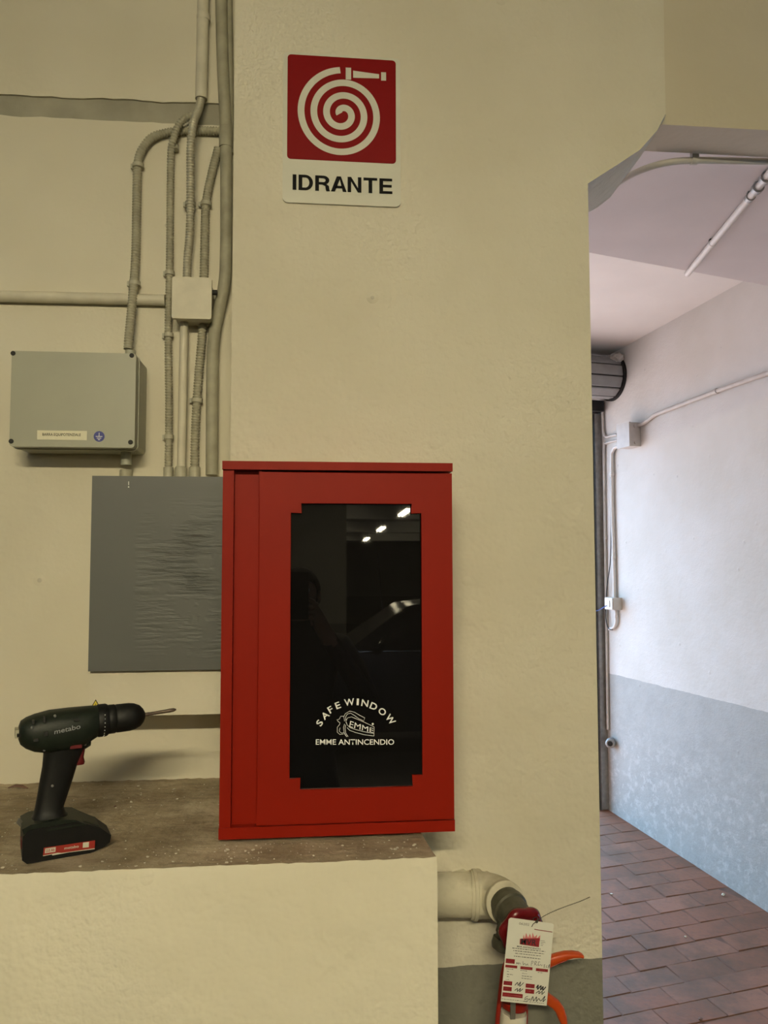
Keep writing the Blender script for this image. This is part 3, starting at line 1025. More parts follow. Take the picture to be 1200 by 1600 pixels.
# B
pB = P3([(313, 184), (296, 190), (282, 202), (273, 222), (268, 240), (266, 290), (265, 420), (263, 520), (264, 640), (263, 742)], CYW)
for i_, y_ in enumerate((.030, .030, .030, .026, .018, .010)):
    pB[i_].y = WY - y_
tB = thing('corrugated_conduit', 'thin corrugated grey conduit left of the junction box running to the panel', 'conduit', pB[-1], GR)
bm = B(); corrugated(bm, pB, 0.0078)
obj('hose', bm, M['conduit'], tB, smooth=60)
for x, y in ((272, 231), (265, 427), (263.5, 524), (264, 683)):
    saddle(tB, px(x, y, CYW), 0.008, (0, 0, 1))
bm = B(); q = px(263, 738, CYW); lathe(bm, [(0.0098, -0.012), (0.0098, 0.010)], q, (0, 0, 1), 18)
obj('coupling', bm, M['clip'], tB, smooth=40)
# C rigid upper pipe and shiny flexible part
cC = P3([(319, -60), (317, 40), (314.5, 155)], WY - 0.018)
cC.insert(0, Vector((cC[0].x, cC[0].y, 3.115)))
tC = thing('conduit_pipe', 'cream rigid pipe descending from the top left of the pillar', 'conduit', cC[-1])
bm = B(); tube(bm, smoothpath(cC, 0.02), 0.0125, 18)
obj('pipe', bm, M['conduit_light'], tC, smooth=50)
bm = B(); q = px(318.2, 27, WY - 0.018); lathe(bm, [(0.0128, -0.008), (0.0142, -0.006), (0.0142, 0.004), (0.0128, 0.006)], q, (0, 0, 1), 18)
obj('socket', bm, M['conduit_light'], tC, smooth=40)
pC = P3([(314, 152), (311, 175), (305, 205), (301, 240), (299, 300), (297, 360), (293, 405), (292, 438)], WY - 0.022)
for i_, y_ in enumerate((.018, .030, .050, .048, .034, .024, .022, .022)):
    pC[i_].y = WY - y_
tC2 = thing('corrugated_conduit', 'shiny corrugated conduit entering the junction box from above', 'conduit', pC[-1], GR)
bm = B(); corrugated(bm, pC, 0.0086)
obj('hose', bm, M['conduit_shiny'], tC2, smooth=60)
saddle(tC2, px(297.5, 319, WY - 0.022), 0.009, (0.03, 0, 1))
# D
pD = P3([(341, 232), (335, 255), (329, 280), (323, 310), (321, 330), (319, 420), (318, 470), (316, 520), (311, 580), (308, 620), (305, 680), (304, 742)], CYW)
tD = thing('corrugated_conduit', 'corrugated grey conduit passing behind the junction box to the panel', 'conduit', pD[-1], GR)
bm = B(); corrugated(bm, pD, 0.0092)
obj('hose', bm, M['conduit'], tD, smooth=60)
saddle(tD, px(322, 319, CYW), 0.0095, (0.05, 0, 1)); saddle(tD, px(308, 626, CYW), 0.0095, (0.05, 0, 1))
bm = B(); q = px(304, 738, CYW); lathe(bm, [(0.0115, -0.012), (0.0115, 0.010)], q, (0, 0, 1), 18)
obj('coupling', bm, M['clip'], tD, smooth=40)
# E horizontal pipe
pE = P3([(-160, 458), (0, 463), (120, 465.5), (258, 469)], WY - 0.0115)
pE.insert(0, Vector((-3.15, pE[0].y, pE[0].z + (pE[0].z - pE[1].z) / (pE[1].x - pE[0].x) * (pE[0].x + 3.15) * 0.0)))
tE = thing('conduit_pipe', 'cream horizontal pipe along the wall above the terminal box', 'conduit', pE[-1])
bm = B(); tube(bm, pE, 0.0115, 18)
obj('pipe', bm, M['conduit_light'], tE, smooth=50)
# F below the junction box
pF = P3([(288, 494), (286, 600), (283, 742)], WY - 0.020)
tF = thing('conduit_pipe', 'cream rigid pipe running down from the junction box', 'conduit', pF[-1])
bm = B(); tube(bm, pF, 0.0086, 16)
obj('pipe', bm, M['conduit_light'], tF, smooth=50)
bm = B(); q = px(282.5, 738, WY - 0.020); lathe(bm, [(0.0122, -0.014), (0.0122, 0.008), (0.010, 0.012)], q, (0, 0, 1), 18)
obj('coupling', bm, M['clip'], tF, smooth=40)
# G the thick smooth pipe beside the pillar
pG = P3([(345, -60), (347, 60), (350, 140), (353, 200), (353.5, 260), (353.5, 380), (351, 440), (342, 485), (335, 525), (332, 580), (331, 742)], WY - 0.016)
pG.insert(0, Vector((pG[0].x, pG[0].y, 3.115)))
tG = thing('conduit_pipe', 'thick smooth grey pipe bending left beside the pillar edge', 'conduit', pG[-1])
bm = B(); tube(bm, smoothpath(pG, 0.01), 0.0125, 18)
obj('pipe', bm, M['conduit'], tG, smooth=60)
bm = B(); q = px(353, 215, WY - 0.016); lathe(bm, [(0.0142, -0.022), (0.0142, 0.022)], q, (0, 0, 1), 20)
obj('sleeve', bm, M['conduit'], tG, smooth=40)
# slim pipe in the corner
pH = P3([(357, -60), (360, 160)], WY - 0.008)
pH.insert(0, Vector((pH[0].x, pH[0].y, 3.115)))
tH = thing('conduit_pipe', 'slim pipe in the corner behind the thick pipe', 'conduit', pH[-1])
bm = B(); tube(bm, pH + [px(361, 240, WY - 0.008)], 0.007, 14)
obj('pipe', bm, M['conduit'], tH, smooth=50)
# stub between the box and the panel
q = px(197, 742, 1.575)
tS = thing('conduit_stub', 'short grey pipe joint between terminal box and grey panel', 'conduit', (q.x, q.y, ez1 - 0.002))
bm = B(); lathe(bm, [(0.0128, 0), (0.0128, 0.022), (0.0118, 0.024)], (q.x, q.y, ez1 - 0.002), (0, 0, 1), 20)
obj('sleeve', bm, M['conduit'], tS, smooth=40)

# junction box
JY = 1.552
j0, j1 = px(268, 497, JY), px(331, 434, JY)
jb = thing('junction_box', 'small cream square junction box among the conduits', 'junction box', ((j0.x + j1.x) / 2, WY, j0.z))
bm = B(); prism(bm, rrect(j0.x + 0.003, j1.x - 0.003, j0.z + 0.003, j1.z - 0.003, 0.005), JY + 0.008, WY)
obj('body', bm, M['conduit_light'], jb, smooth=35)
bm = B(); prism(bm, rrect(j0.x, j1.x, j0.z, j1.z, 0.004), JY, JY + 0.010)
obj('lid', bm, M['conduit_light'], jb, bevel=0.002, smooth=50)
hp = px(338, 456, 1.57)
bm = B(); lathe(bm, [(0.0055, -0.014), (0.0055, 0.004), (0.004, 0.004), (0.004, 0.0)], (j1.x + 0.004, 1.575, hp.z), (1, 0, 0), 14)
obj('knockout', bm, M['dark'], jb)

# ------------------------------------------------------------------ hydrant pipe, valve, card and sealant gun
hp_ = [px(655, 1398, 1.392), px(700, 1398, 1.392), px(735, 1398, 1.392), px(757, 1399, 1.388), px(774, 1402, 1.374), px(784, 1407, 1.356), px(789, 1410, 1.343)]
pt = thing('hydrant_pipe', 'cream painted supply pipe and elbow leaving the low wall below the cabinet', 'pipe', hp_[0])
bm = B(); sm = smoothpath(hp_[:4], 0.008); tube(bm, sm, 0.0375, 28)
obj('pipe', bm, M['pipe_plaster'], pt, smooth=60)
bm = B(); sm = smoothpath(hp_[2:], 0.006); tube(bm, sm, [0.0405 - 0.006 * i / (len(sm) - 1) for i in range(len(sm))], 28)
obj('elbow', bm, M['pipe_plaster'], pt, smooth=60)
bm = B(); d = (hp_[3] - hp_[1]).normalized(); lathe(bm, [(0.0375, -0.004), (0.0425, -0.003), (0.0430, 0.003), (0.0385, 0.005)], px(741, 1398, 1.392), d, 30)
obj('collar', bm, M['pipe_plaster'], pt, smooth=50)
bm = B(); ax = (hp_[-1] - hp_[-2]).normalized(); lathe(bm, [(0.0335, -0.008), (0.0355, -0.006), (0.0355, 0.002), (0.0330, 0.004)], hp_[-1], ax, 30)
obj('collar', bm, M['pipe_plaster'], pt, smooth=50)
# rough plaster packed over the pipe
bm = B()
rgp = random.Random(11)
nn_ = 22
line = []
for i in range(nn_ + 1):
    t = i / nn_
    x = 676 + t * 116
    y = 1366 - 8 * math.sin(min(1, t * 1.5) * math.pi * 0.6) + max(0, (t - 0.62)) ** 1.5 * 110
    line.append(px(x, y, PY))
tp = [bm.verts.new((p.x, PY + 0.002, p.z + rgp.uniform(-0.003, 0.004))) for p in line]
md = [bm.verts.new((p.x - 0.002, PY - 0.010 + rgp.uniform(-0.003, 0.003), p.z - 0.004 + rgp.uniform(-0.003, 0.002))) for p in line]
lo_ = [bm.verts.new((p.x - 0.006, PY - 0.018 + rgp.uniform(-0.003, 0.003), p.z - 0.022)) for p in line]
for a, b_ in ((tp, md), (md, lo_)):
    for i in range(nn_):
        bm.faces.new((a[i], a[i + 1], b_[i + 1], b_[i]))
obj('plaster_fillet', bm, M['pipe_plaster'], pt, smooth=30)
# valve
v0 = hp_[-1]
vt = thing('hydrant_valve', 'dark metal hydrant valve with a scalloped red handwheel', 'valve', px(800, 1432, 1.325))
ax = (px(803, 1428, 1.312) - v0).normalized()
bm = B(); lathe(bm, [(0.0285, 0.0), (0.0285, 0.010), (0.0310, 0.011), (0.0310, 0.022), (0.0275, 0.024), (0.0270, 0.040), (0.020, 0.052)], v0, ax, 28)
obj('body', bm, M['valve_dark'], vt, smooth=40)
wc = px(815, 1453, 1.290)
wax = Vector((0.20, -1, -0.22)).normalized()
bm = B(); lathe(bm, [(0.0100, 0), (0.0100, (wc - v0).length)], v0, (wc - v0).normalized(), 16)
obj('spindle', bm, M['valve_dark'], vt, smooth=40)
def lobes(a):
    return 1 + 0.05 * math.cos(6 * a + 0.6)
bm = B(); lathe(bm, [(0.024, -0.004), (0.031, -0.009), (0.0385, -0.006), (0.0405, 0.0), (0.0385, 0.006), (0.031, 0.009), (0.024, 0.004)], wc, wax, 84, lobes)
obj('handwheel_rim', bm, M['wheel_red'], vt, smooth=60, label='scalloped glossy red handwheel')
bm = B(); lathe(bm, [(0.027, -0.0025), (0.027, 0.0025), (0.010, 0.004), (0.008, 0.008)], wc, wax, 40)
obj('handwheel_web', bm, M['wheel_red'], vt, smooth=40)
s0, s1 = px(797, 1432, 1.322), px(785, 1476, 1.318)
bm = B(); dd = (s1 - s0).normalized(); Ls = (s1 - s0).length
lathe(bm, [(0.017, 0), (0.017, Ls * 0.62), (0.0150, Ls * 0.64), (0.0150, Ls * 0.78), (0.0185, Ls * 0.80), (0.0190, Ls * 1.02), (0.0165, Ls * 1.17), (0.008, Ls * 1.24)], s0, dd, 24)
obj('outlet', bm, M['valve_dark'], vt, smooth=40)

# inspection card
TY = 1.258
def tz(zx, zy, off=0.0):
    return px(740 + zx / 6.0, 1400 + zy / 6.0, TY - off)
cd = thing('inspection_card', 'white printed inspection card with red boxes hanging on the handwheel', 'card', tz(465, 1010))
bm = B()
outl = [(255, 987), (685, 1030), (752, 268), (735, 256), (352, 203), (338, 208), (328, 222)]
a = [bm.verts.new(tz(x, y)) for x, y in outl]; b_ = [bm.verts.new(tz(x, y, -0.0008)) for x, y in outl]
bm.faces.new(a); bm.faces.new(b_[::-1])
for i in range(len(a)):
    bm.faces.new((a[i], a[(i + 1) % len(a)], b_[(i + 1) % len(a)], b_[i]))
paper = obj('paper', bm, M['paper'], cd)
def zq(name, poly, mt, off=0.0004):
    b = B(); b.faces.new([b.verts.new(tz(x, y, off)) for x, y in poly])
    return obj(name, b, mt, paper)
def bar(name, x0, y0, x1, y1, mt, h0=None):
    """slanted printed box from its left edge to its right edge; the slant follows the card"""
    k = 0.10
    return zq(name, [(x0, y0), (x1, y0 + (x1 - x0) * k), (x1 - (y1 - y0) * 0.09, y1 + (x1 - x0) * k), (x0 - (y1 - y0) * 0.09, y1)], mt)
for x0, y0, x1, y1 in ((304, 585, 388, 628), (298, 643, 410, 668), (440, 658, 553, 685), (585, 676, 698, 703), (283, 794, 363, 832), (279, 846, 359, 886), (490, 820, 574, 858), (486, 870, 570, 910), (272, 902, 462, 940)):
    bar('printed_box', x0, y0, x1, y1, M['print_red'])
for x0, y0, x1 in ((310, 600, 360), (308, 617, 372), (316, 657, 392), (462, 672, 532), (612, 690, 668), (294, 817, 352), (290, 862, 330), (290, 876, 348), (500, 838, 540), (500, 850, 562), (498, 888, 536), (496, 902, 530), (284, 922, 448)):
    bar('printed_line', x0, y0, x1, y0 + 4, M['print_pink'])
zq('logo_field', [(435, 400), (622, 395), (612, 480), (432, 452)], M['print_red'], 0.0004)
zq('logo_field', [(440, 404), (462, 402), (468, 360), (480, 398), (492, 345), (510, 390), (528, 352), (545, 395), (552, 340), (570, 385), (596, 362), (592, 398), (626, 366), (622, 420), (440, 420)], M['print_pink'], 0.0003)
text_on('lettering', 'MVR', M['ink'], paper, quad(tz(442, 452, .0006), tz(585, 466, .0006), tz(592, 412, .0006), tz(448, 398, .0006)), bold=0.01)
for k in range(4):
    bar('printed_line', 628, 416 + k * 15, 668 + (12 if k == 1 else 0) - k * 6, 419 + k * 15, M['ink'])
text_on('lettering', 'MVR ANTINCENDIO', M['ink'], paper, quad(tz(406, 478, .0006), tz(628, 506, .0006), tz(630, 492, .0006), tz(408, 464, .0006)), bold=0.02)
def dashes(x0, y0, x1, h, seed):
    r = random.Random(seed); x = x0
    bm = B()
    while x < x1:
        w_ = r.uniform(6, 26)
        e = min(x + w_, x1)
        yy = y0 + (x - x0) * 0.11; y2 = y0 + (e - x0) * 0.11
        bm.faces.new([bm.verts.new(tz(*q, .0005)) for q in ((x, yy), (e, y2), (e, y2 + h), (x, yy + h))])
        x = e + r.uniform(4, 8)
    obj('small_print', bm, M['ink'], paper, kind='stuff')
for i, a_ in enumerate(((362, 484, 670, 6), (372, 508, 660, 6), (390, 534, 630, 5), (378, 560, 628, 6), (308, 680, 372, 4), (312, 704, 336, 4), (312, 730, 370, 5), (312, 752, 334, 5), (440, 694, 500, 6), (456, 722, 500, 4), (452, 746, 548, 5), (450, 768, 546, 5), (602, 714, 650, 4), (264, 962, 660, 4), (302, 780, 330, 3))):
    dashes(*a_, i)
bm = B()
for k in range(3):
    for x0, y0 in ((298, 690), (438, 705), (588, 722)):
        for j in range(5):
            pass
text_on('stamped_number', '06202', M['rod'], paper, quad(tz(425, 268, .0006), tz(520, 280, .0006), tz(523, 258, .0006), tz(428, 246, .0006)))
def scribble(pts, wd_=0.0006):
    ps = smoothpath([tz(x, y, .0007) for x, y in pts], 0.0006)
    b = B(); ribbon(b, [(p.x, p.z) for p in ps], wd_, TY - 0.0007)
    return b
bmS = [scribble(p, w_) for p, w_ in (
    ([(400, 640), (402, 622), (410, 636), (416, 622), (420, 640), (428, 626), (436, 632), (438, 642)], .0006), ([(462, 612), (466, 645), (478, 632), (486, 640), (492, 650), (504, 636), (510, 652)], .0006),
    ([(540, 655), (544, 612), (560, 618), (548, 634)], .0006), ([(572, 650), (576, 614), (592, 620), (578, 636), (596, 652)], .0006), ([(606, 655), (610, 618), (624, 620)], .0006), ([(600, 640), (616, 652), (628, 640), (636, 656), (646, 644)], .0005), ([(656, 650), (668, 644), (658, 668), (672, 664)], .0006), ([(688, 648), (680, 668), (692, 668)], .0006), ([(704, 650), (700, 676), (712, 640), (712, 676)], .0006),
    ([(386, 838), (412, 812), (418, 838), (440, 806), (432, 846), (470, 812)], .0011), ([(384, 886), (412, 868), (410, 894), (440, 866), (430, 896), (464, 870)], .0011), ([(586, 862), (606, 836), (600, 874), (632, 842), (628, 880), (652, 850), (648, 884), (678, 852)], .0017),
    ([(582, 912), (616, 890), (612, 916), (644, 894), (640, 922), (668, 896)], .0011), ([(510, 940), (486, 950), (480, 972), (504, 960), (498, 990), (474, 984)], .0008), ([(520, 962), (516, 978), (532, 962)], .0008), ([(534, 984), (556, 944), (562, 984), (590, 946), (588, 988), (612, 962), (630, 984), (668, 940), (650, 990), (676, 966)], .0011))]
for b in bmS:
    obj('handwriting', b, M['ink'], paper)
# wire holding the card
wt_ = thing('tie_wire', 'thin twisted seal wire sticking out above the inspection card', 'wire', tz(590, 245))
def twist(pts, r, amp, turns):
    ps = smoothpath(pts, 0.0012)
    out = []
    n_ = len(ps)
    for i, p in enumerate(ps):
        a = 2 * math.pi * turns * i / n_
        out.append(p + Vector((0, math.cos(a), math.sin(a))) * amp)
    b = B(); tube(b, out, r, 6)
    return b
wp_ = [tz(545, 290, .001), tz(560, 262, .002), tz(592, 240, .003), tz(640, 200, .003), tz(740, 148, .002), tz(870, 96, -0.01), tz(1000, 50, -0.02), tz(1090, 10, -0.03)]
obj('strand', twist(wp_, 0.00055, 0.0006, 34), M['wire'], wt_, smooth=60)
bm = B(); tube(bm, smoothpath([tz(592, 240, .003), tz(604, 215, -0.004), tz(590, 200, -0.012), tz(565, 205, -0.020), tz(552, 240, -0.012), tz(548, 285, -0.003)], 0.001), 0.0006, 6)
obj('loop', bm, M['wire'], wt_, smooth=60)
bm = B(); bmesh.ops.create_icosphere(bm, subdivisions=2, radius=0.0024, matrix=Matrix.Translation(tz(592, 240, .003)))
obj('knot', bm, M['wire'], wt_, smooth=60)
bm = B(); tube(bm, [tz(570, 312, .0012), tz(650, 325, .002), tz(738, 338, .002)], 0.0005, 6)
obj('wire_end', bm, M['print_red'], wt_, smooth=60)

# sealant gun hanging below the valve
GY_ = 1.312
gn = thing('sealant_gun', 'orange sealant gun with a white cartridge hanging under the valve', 'sealant gun', px(803, 1590, GY_))
def ztube(name, pts, r, mt, seg=14, sq_=None):
    b = B(); ps = smoothpath(pts, 0.003)
    n_ = len(ps)
    rr = [r[0] + (r[1] - r[0]) * i / (n_ - 1) for i in range(n_)] if isinstance(r, tuple) else r
    tube(b, ps, rr, seg)
    return obj(name, b, mt, gn, smooth=60)
ztube('frame_bar', [px(792, 1500, GY_), px(786, 1520, GY_), px(781, 1560, GY_), px(777, 1600, GY_), px(770, 1700, GY_)], 0.0040, M['gun_red'])
ztube('frame_bar', [px(832, 1520, GY_ + .02), px(823, 1560, GY_ + .02), px(821, 1600, GY_ + .02), px(814, 1700, GY_ + .02)], 0.0036, M['gun_red'])
cz_ = px(803, 1578, GY_ + .012)
bm = B(); lathe(bm, [(0.0215, 0.006), (0.0228, 0.008), (0.0228, 0.016), (0.018, 0.018)], cz_, (0.08, 0, 1), 30)
obj('end_disc', bm, M['gun_red'], gn, smooth=40)
bm = B(); lathe(bm, [(0.0195, -0.004), (0.0215, -0.002), (0.0222, -0.004), (0.0222, -0.175), (0.006, -0.178), (0.0045, -0.24), (0.0022, -0.24), (0.0024, -0.18), (0.0185, -0.170), (0.0195, -0.004)][0:8], cz_, (0.08, 0, 1), 30)
obj('cartridge', bm, M['cartridge'], gn, smooth=40)
bm = B()
ca, cb = px(801, 1592, GY_ - .012), px(803, 1500, GY_ - .002)
obox(bm, (ca + cb) / 2, (1, 0, 0), (0, 1, 0), (cb - ca).normalized(), 0.0042, 0.0018, (cb - ca).length / 2)
obj('plunger_rod', bm, M['rod'], gn, bevel=0.0006, segs=1)
bm = B(); tube(bm, smoothpath([cb, cb + Vector((0.0, 0.006, 0.012)), cb + Vector((-0.006, 0.014, 0.030)), cb + Vector((-0.020, 0.012, 0.034)), cb + Vector((-0.024, 0.006, 0.022))], 0.002), 0.0024, 10)
obj('hook', bm, M['rod'], gn, smooth=60)
bm = B(); obox(bm, px(826, 1530, GY_ + .008), (1, 0, 0), (0, 1, 0), (0, 0, 1), 0.030, 0.011, 0.026)
obj('grip_block', bm, M['orange'], gn, bevel=0.008, smooth=50)
def blade(name, spine, mt):
    """tapered flattened handle: (x, y, half width px) along the spine"""
    b = B(); rings = []
    for i, (x, y, h) in enumerate(spine):
        x0, y0, _ = spine[max(i - 1, 0)]; x1, y1, _ = spine[min(i + 1, len(spine) - 1)]
        l_ = math.hypot(x1 - x0, y1 - y0); nx, ny = -(y1 - y0) / l_, (x1 - x0) / l_
        ring = []
        for u, v in sellipse(0, 0, 1, 1, 3.0, 16):
            p = px(x + nx * h * u, y + ny * h * u, GY_ + 0.006)
            p.y += v * 0.0075
            ring.append(p)
        rings.append(ring)
    loft(b, rings)
    return obj(name, b, mt, gn, smooth=50)
blade('handle', [(838, 1512, 9.5), (850, 1506, 9), (861, 1501, 8.5), (872, 1496, 7), (884, 1492.5, 6), (895, 1491, 4.6), (905, 1491.5, 3.4), (910, 1493.5, 2.4)], M['orange'])
blade('trigger', [(836, 1549, 8), (848, 1555, 8), (858, 1562, 8), (867, 1568, 8), (874, 1577, 7.5), (878, 1588, 7), (880.5, 1597, 5.5), (881, 1600, 3)], M['orange'])
blade('handle_rib', [(858, 1508, 1.2), (872, 1502, 1.2), (884, 1497.5, 1.0)], M['gun_red'])

# ------------------------------------------------------------------ cordless drill
DO = Vector((-0.373, 1.239, LZ + 0.0012))
dyaw = math.radians(22)
du = Vector((math.cos(dyaw), math.sin(dyaw), 0)); dn = Vector((-math.sin(dyaw), math.cos(dyaw), 0))
dr = thing('power_drill', 'dark green cordless drill with red trigger standing on its battery', 'drill', DO, local=True, rot=(0, 0, dyaw))
def dl(x, y, off):
    """pixel to drill frame on the plane off behind its middle"""
    r = ray(x, y); o_ = DO - Vector((0, 0, ZC)) + dn * off
    p = r * (dn.dot(o_) / dn.dot(r))
    d_ = p - (DO - Vector((0, 0, ZC)))
    return d_.dot(du), d_.z
def ringx(x, zc, hz, hy, e=2.5, n=24):
    return [Vector((x, a, b)) for a, b in sellipse(0, zc, hy, hz, e, n)]
def ringz(z, x0, x1, hy, e=2.6, n=24):
    return [Vector((a, b, z)) for a, b in sellipse((x0 + x1) / 2, 0, (x1 - x0) / 2, hy, e, n)]
bm = B()
loft(bm, [ringx(-0.0640, .1815, .010, .013), ringx(-0.0615, .1815, .017, .020), ringx(-0.054, .1805, .0225, .0255), ringx(-0.042, .1795, .0275, .029), ringx(-0.022, .1795, .0315, .031), ringx(0.004, .1800, .0320, .032), ringx(0.026, .1825, .0295, .031), ringx(0.040, .1865, .0255, .028), ringx(0.0465, .1880, .0238, .0255, 2.2)])
obj('housing', bm, M['drill_green'], dr, smooth=50)
bm = B()
loft(bm, [ringx(0.018, .162, .012, .016), ringx(0.030, .159, .011, .015), ringx(0.037, .160, .008, .013)])
obj('nose_underside', bm, M['drill_green'], dr, smooth=50)
bm = B()
loft(bm, [ringz(.160, -0.030, .032, .0215), ringz(.146, -0.0295, .027, .0195), ringz(.128, -0.0305, .0195, .0185), ringz(.108, -0.0335, .0140, .0180), ringz(.085, -0.0365, .0070, .0175), ringz(.066, -0.0395, .0010, .0180), ringz(.056, -0.042, .0040, .0215), ringz(.050, -0.048, .010, .028)])
obj('handle', bm, M['drill_black'], dr, smooth=50)
# torque ring with its tick marks, chuck, bit
bm = B(); lathe(bm, [(0.0238, 0), (0.0248, 0.002), (0.0248, 0.013), (0.0232, 0.016)], (0.0465, 0, .1885), (1, 0, 0.02), 36, lambda a: 1 + 0.012 * math.cos(18 * a))
ring = obj('torque_ring', bm, M['drill_black'], dr, smooth=40)
for k in range(11):
    a = math.radians(120 + k * 14 - 20)
    b = B(); c = Vector((0.0555, 0.0249 * math.cos(a + 0.9), .1887 + 0.0249 * math.sin(a + 0.9)))
    bmesh.ops.create_icosphere(b, subdivisions=1, radius=0.0009, matrix=Matrix.Translation(c))
    obj('torque_mark', b, M['white_print'], ring)
bm = B(); lathe(bm, [(0.0215, 0), (0.0225, 0.002), (0.0225, 0.010), (0.0210, 0.012), (0.0220, 0.014), (0.0218, 0.032), (0.0205, 0.040), (0.0165, 0.049), (0.0105, 0.0545), (0.005, 0.057)], (0.0622, 0, .1890), (1, 0, 0.03), 32, lambda a: 1 + 0.01 * math.cos(16 * a))
obj('chuck', bm, M['drill_black'], dr, smooth=40)
bm = B(); lathe(bm, [(0.0032, 0), (0.0032, 0.006), (0.0027, 0.008), (0.0030, 0.034), (0.0034, 0.040), (0.0030, 0.046), (0.0012, 0.050)], (0.1190, 0, .1910), (1, 0, 0.075), 8)
obj('screwdriver_bit', bm, M['bit_steel'], dr, smooth=30)
# trigger, direction switch
bm = B(); loft(bm, [ringz(.1495, .016, .0300, .0095, 3), ringz(.143, .015, .0292, .0095, 3), ringz(.136, .013, .0280, .0095, 3), ringz(.129, .012, .0300, .0095, 3), ringz(.1255, .012, .0290, .0085, 3)])
obj('trigger', bm, M['drill_red'], dr, smooth=50)
bm = B(); box(bm, 0.006, 0.0225, -0.0265, 0.0265, .1552, .1602)
obj('direction_switch', bm, M['drill_red'], dr, bevel=0.0015)
# vents, screws, back hook
for x, y, a, b in ((69, 1124, .0014, .0042), (52, 1128, .0016, .0026), (72, 1146, .0024, .0032), (56, 1156, .0032, .0020), (119, 1125, .0034, .0012)):
    lx, lz = dl(x, y, -0.030)
    bm = B(); box(bm, lx - a, lx + a, -0.0334, -0.024, lz - b, lz + b)
    obj('vent', bm, M['dark'], dr)
for x, y, off in ((86, 1119, -0.0275), (69, 1172, -0.022), (133, 1163, -0.0165), (50, 1137, -0.0265), (82, 1228, -0.0185)):
    lx, lz = dl(x, y, off)
    bm = B(); lathe(bm, [(0.0020, 0), (0.0020, 0.004), (0.0012, 0.0046)], (lx, off + 0.0032, lz), (0, -1, 0), 10)
    obj('screw', bm, M['screw'], dr)
bm = B(); box(bm, -0.0690, -0.0630, -0.012, 0.012, .176, .188)
obj('back_hook', bm, M['conduit'], dr, bevel=0.001)
bm = B(); box(bm, -0.0668, -0.0610, -0.020, 0.020, .1795, .1830)
obj('hook_arm', bm, M['drill_black'], dr, bevel=0.001)
t00 = dl(85, 1147.5, -.0335); t10 = dl(126, 1138.5, -.0335); t11 = dl(125.5, 1131, -.0335); t01 = dl(85.5, 1140, -.0335)
text_on('lettering', 'metabo', M['zinc'], dr, quad(*[(a, -.0330, b) for a, b in (t00, t10, t11, t01)]), bold=0.006)
# battery and foot
prof = [(-.0500, 0), (.0360, 0), (.0560, .0020), (.0660, .0080), (.0675, .0180), (.0500, .0330), (.0180, .0490), (-.0480, .0470), (-.0560, .0400), (-.0565, .0060)]
bm = B(); prism(bm, prof, -.036, .036)
for v in bm.verts:
    if v.co.x > .05:
        v.co.y *= 0.70
    elif v.co.x > .03:
        v.co.y *= 0.97
bat = obj('battery', bm, M['drill_black'], dr, bevel=0.0045, segs=3, smooth=50)
bm = B(); prism(bm, [(-.0545, .0395), (.030, .0425), (.016, .0515), (-.002, .0545), (-.046, .0540), (-.0575, .0490)], -.0335, .0335)
obj('foot', bm, M['drill_green'], dr, bevel=0.005, segs=3, smooth=50)
bm = B(); prism(bm, [(.008, .0510), (.030, .0440), (.050, .0345), (.048, .0315), (.006, .0480)], -.022, .022)
obj('release_tab', bm, M['drill_green'], bat, bevel=0.003, segs=2, smooth=50)
bm = B(); tube(bm, [(-.056, .0, .046), (-.0605, 0, .051), (-.058, 0, .0535)], 0.004, 10)
obj('belt_hook', bm, M['rod'], dr, smooth=50)
bm = B(); box(bm, -.0572, -.0555, -.010, .012, .014, .026)
obj('battery_latch', bm, M['drill_red'], bat, bevel=0.0006)
LBY = -.0364
lq = [dl(67, 1337.5, LBY), dl(148, 1325.5, LBY), dl(148.5, 1313, LBY), dl(68.5, 1324.5, LBY)]
def lp(u, v, off=0.0):
    a, b = [((lq[0][k] * (1 - u) + lq[1][k] * u) * (1 - v) + (lq[3][k] * (1 - u) + lq[2][k] * u) * v) for k in (0, 1)]
    return Vector((a, LBY - off, b))
def lquad(name, us, mt, off, par):
    b = B(); b.faces.new([b.verts.new(lp(u, v, off)) for u, v in us])
    return obj(name, b, mt, par)
sl = lquad('sticker', [(0, 0.05), (.28, .12), (.36, 0), (1, 0), (1, 1), (0, 1)], M['drill_label'], 0.0002, bat)
lquad('sticker_field', [(0.03, .30), (.23, .30), (.23, .88), (.03, .88)], M['sign_white'], 0.0004, sl)
lquad('sticker_field', [(.76, .30), (.88, .26), (.88, .92), (.76, .94)], M['sign_white'], 0.0004, sl)
lquad('sticker_edge', [(.18, -.10), (.50, -.02), (1.0, -.10), (1.0, .02), (.36, .04), (.28, .14), (0, .06), (0, -.02), (.17, .04)], M['sign_white'], 0.0003, sl)
text_on('lettering', 'metabo', M['sign_white'], sl, lambda u, v: lp(.40 + .28 * u, .42 + .32 * v, 0.0005), bold=0.01)
text_on('lettering', '2.0 Ah', M['drill_label'], sl, lambda u, v: lp(.05 + .16 * u, .42 + .34 * v, 0.0006), bold=0.02)

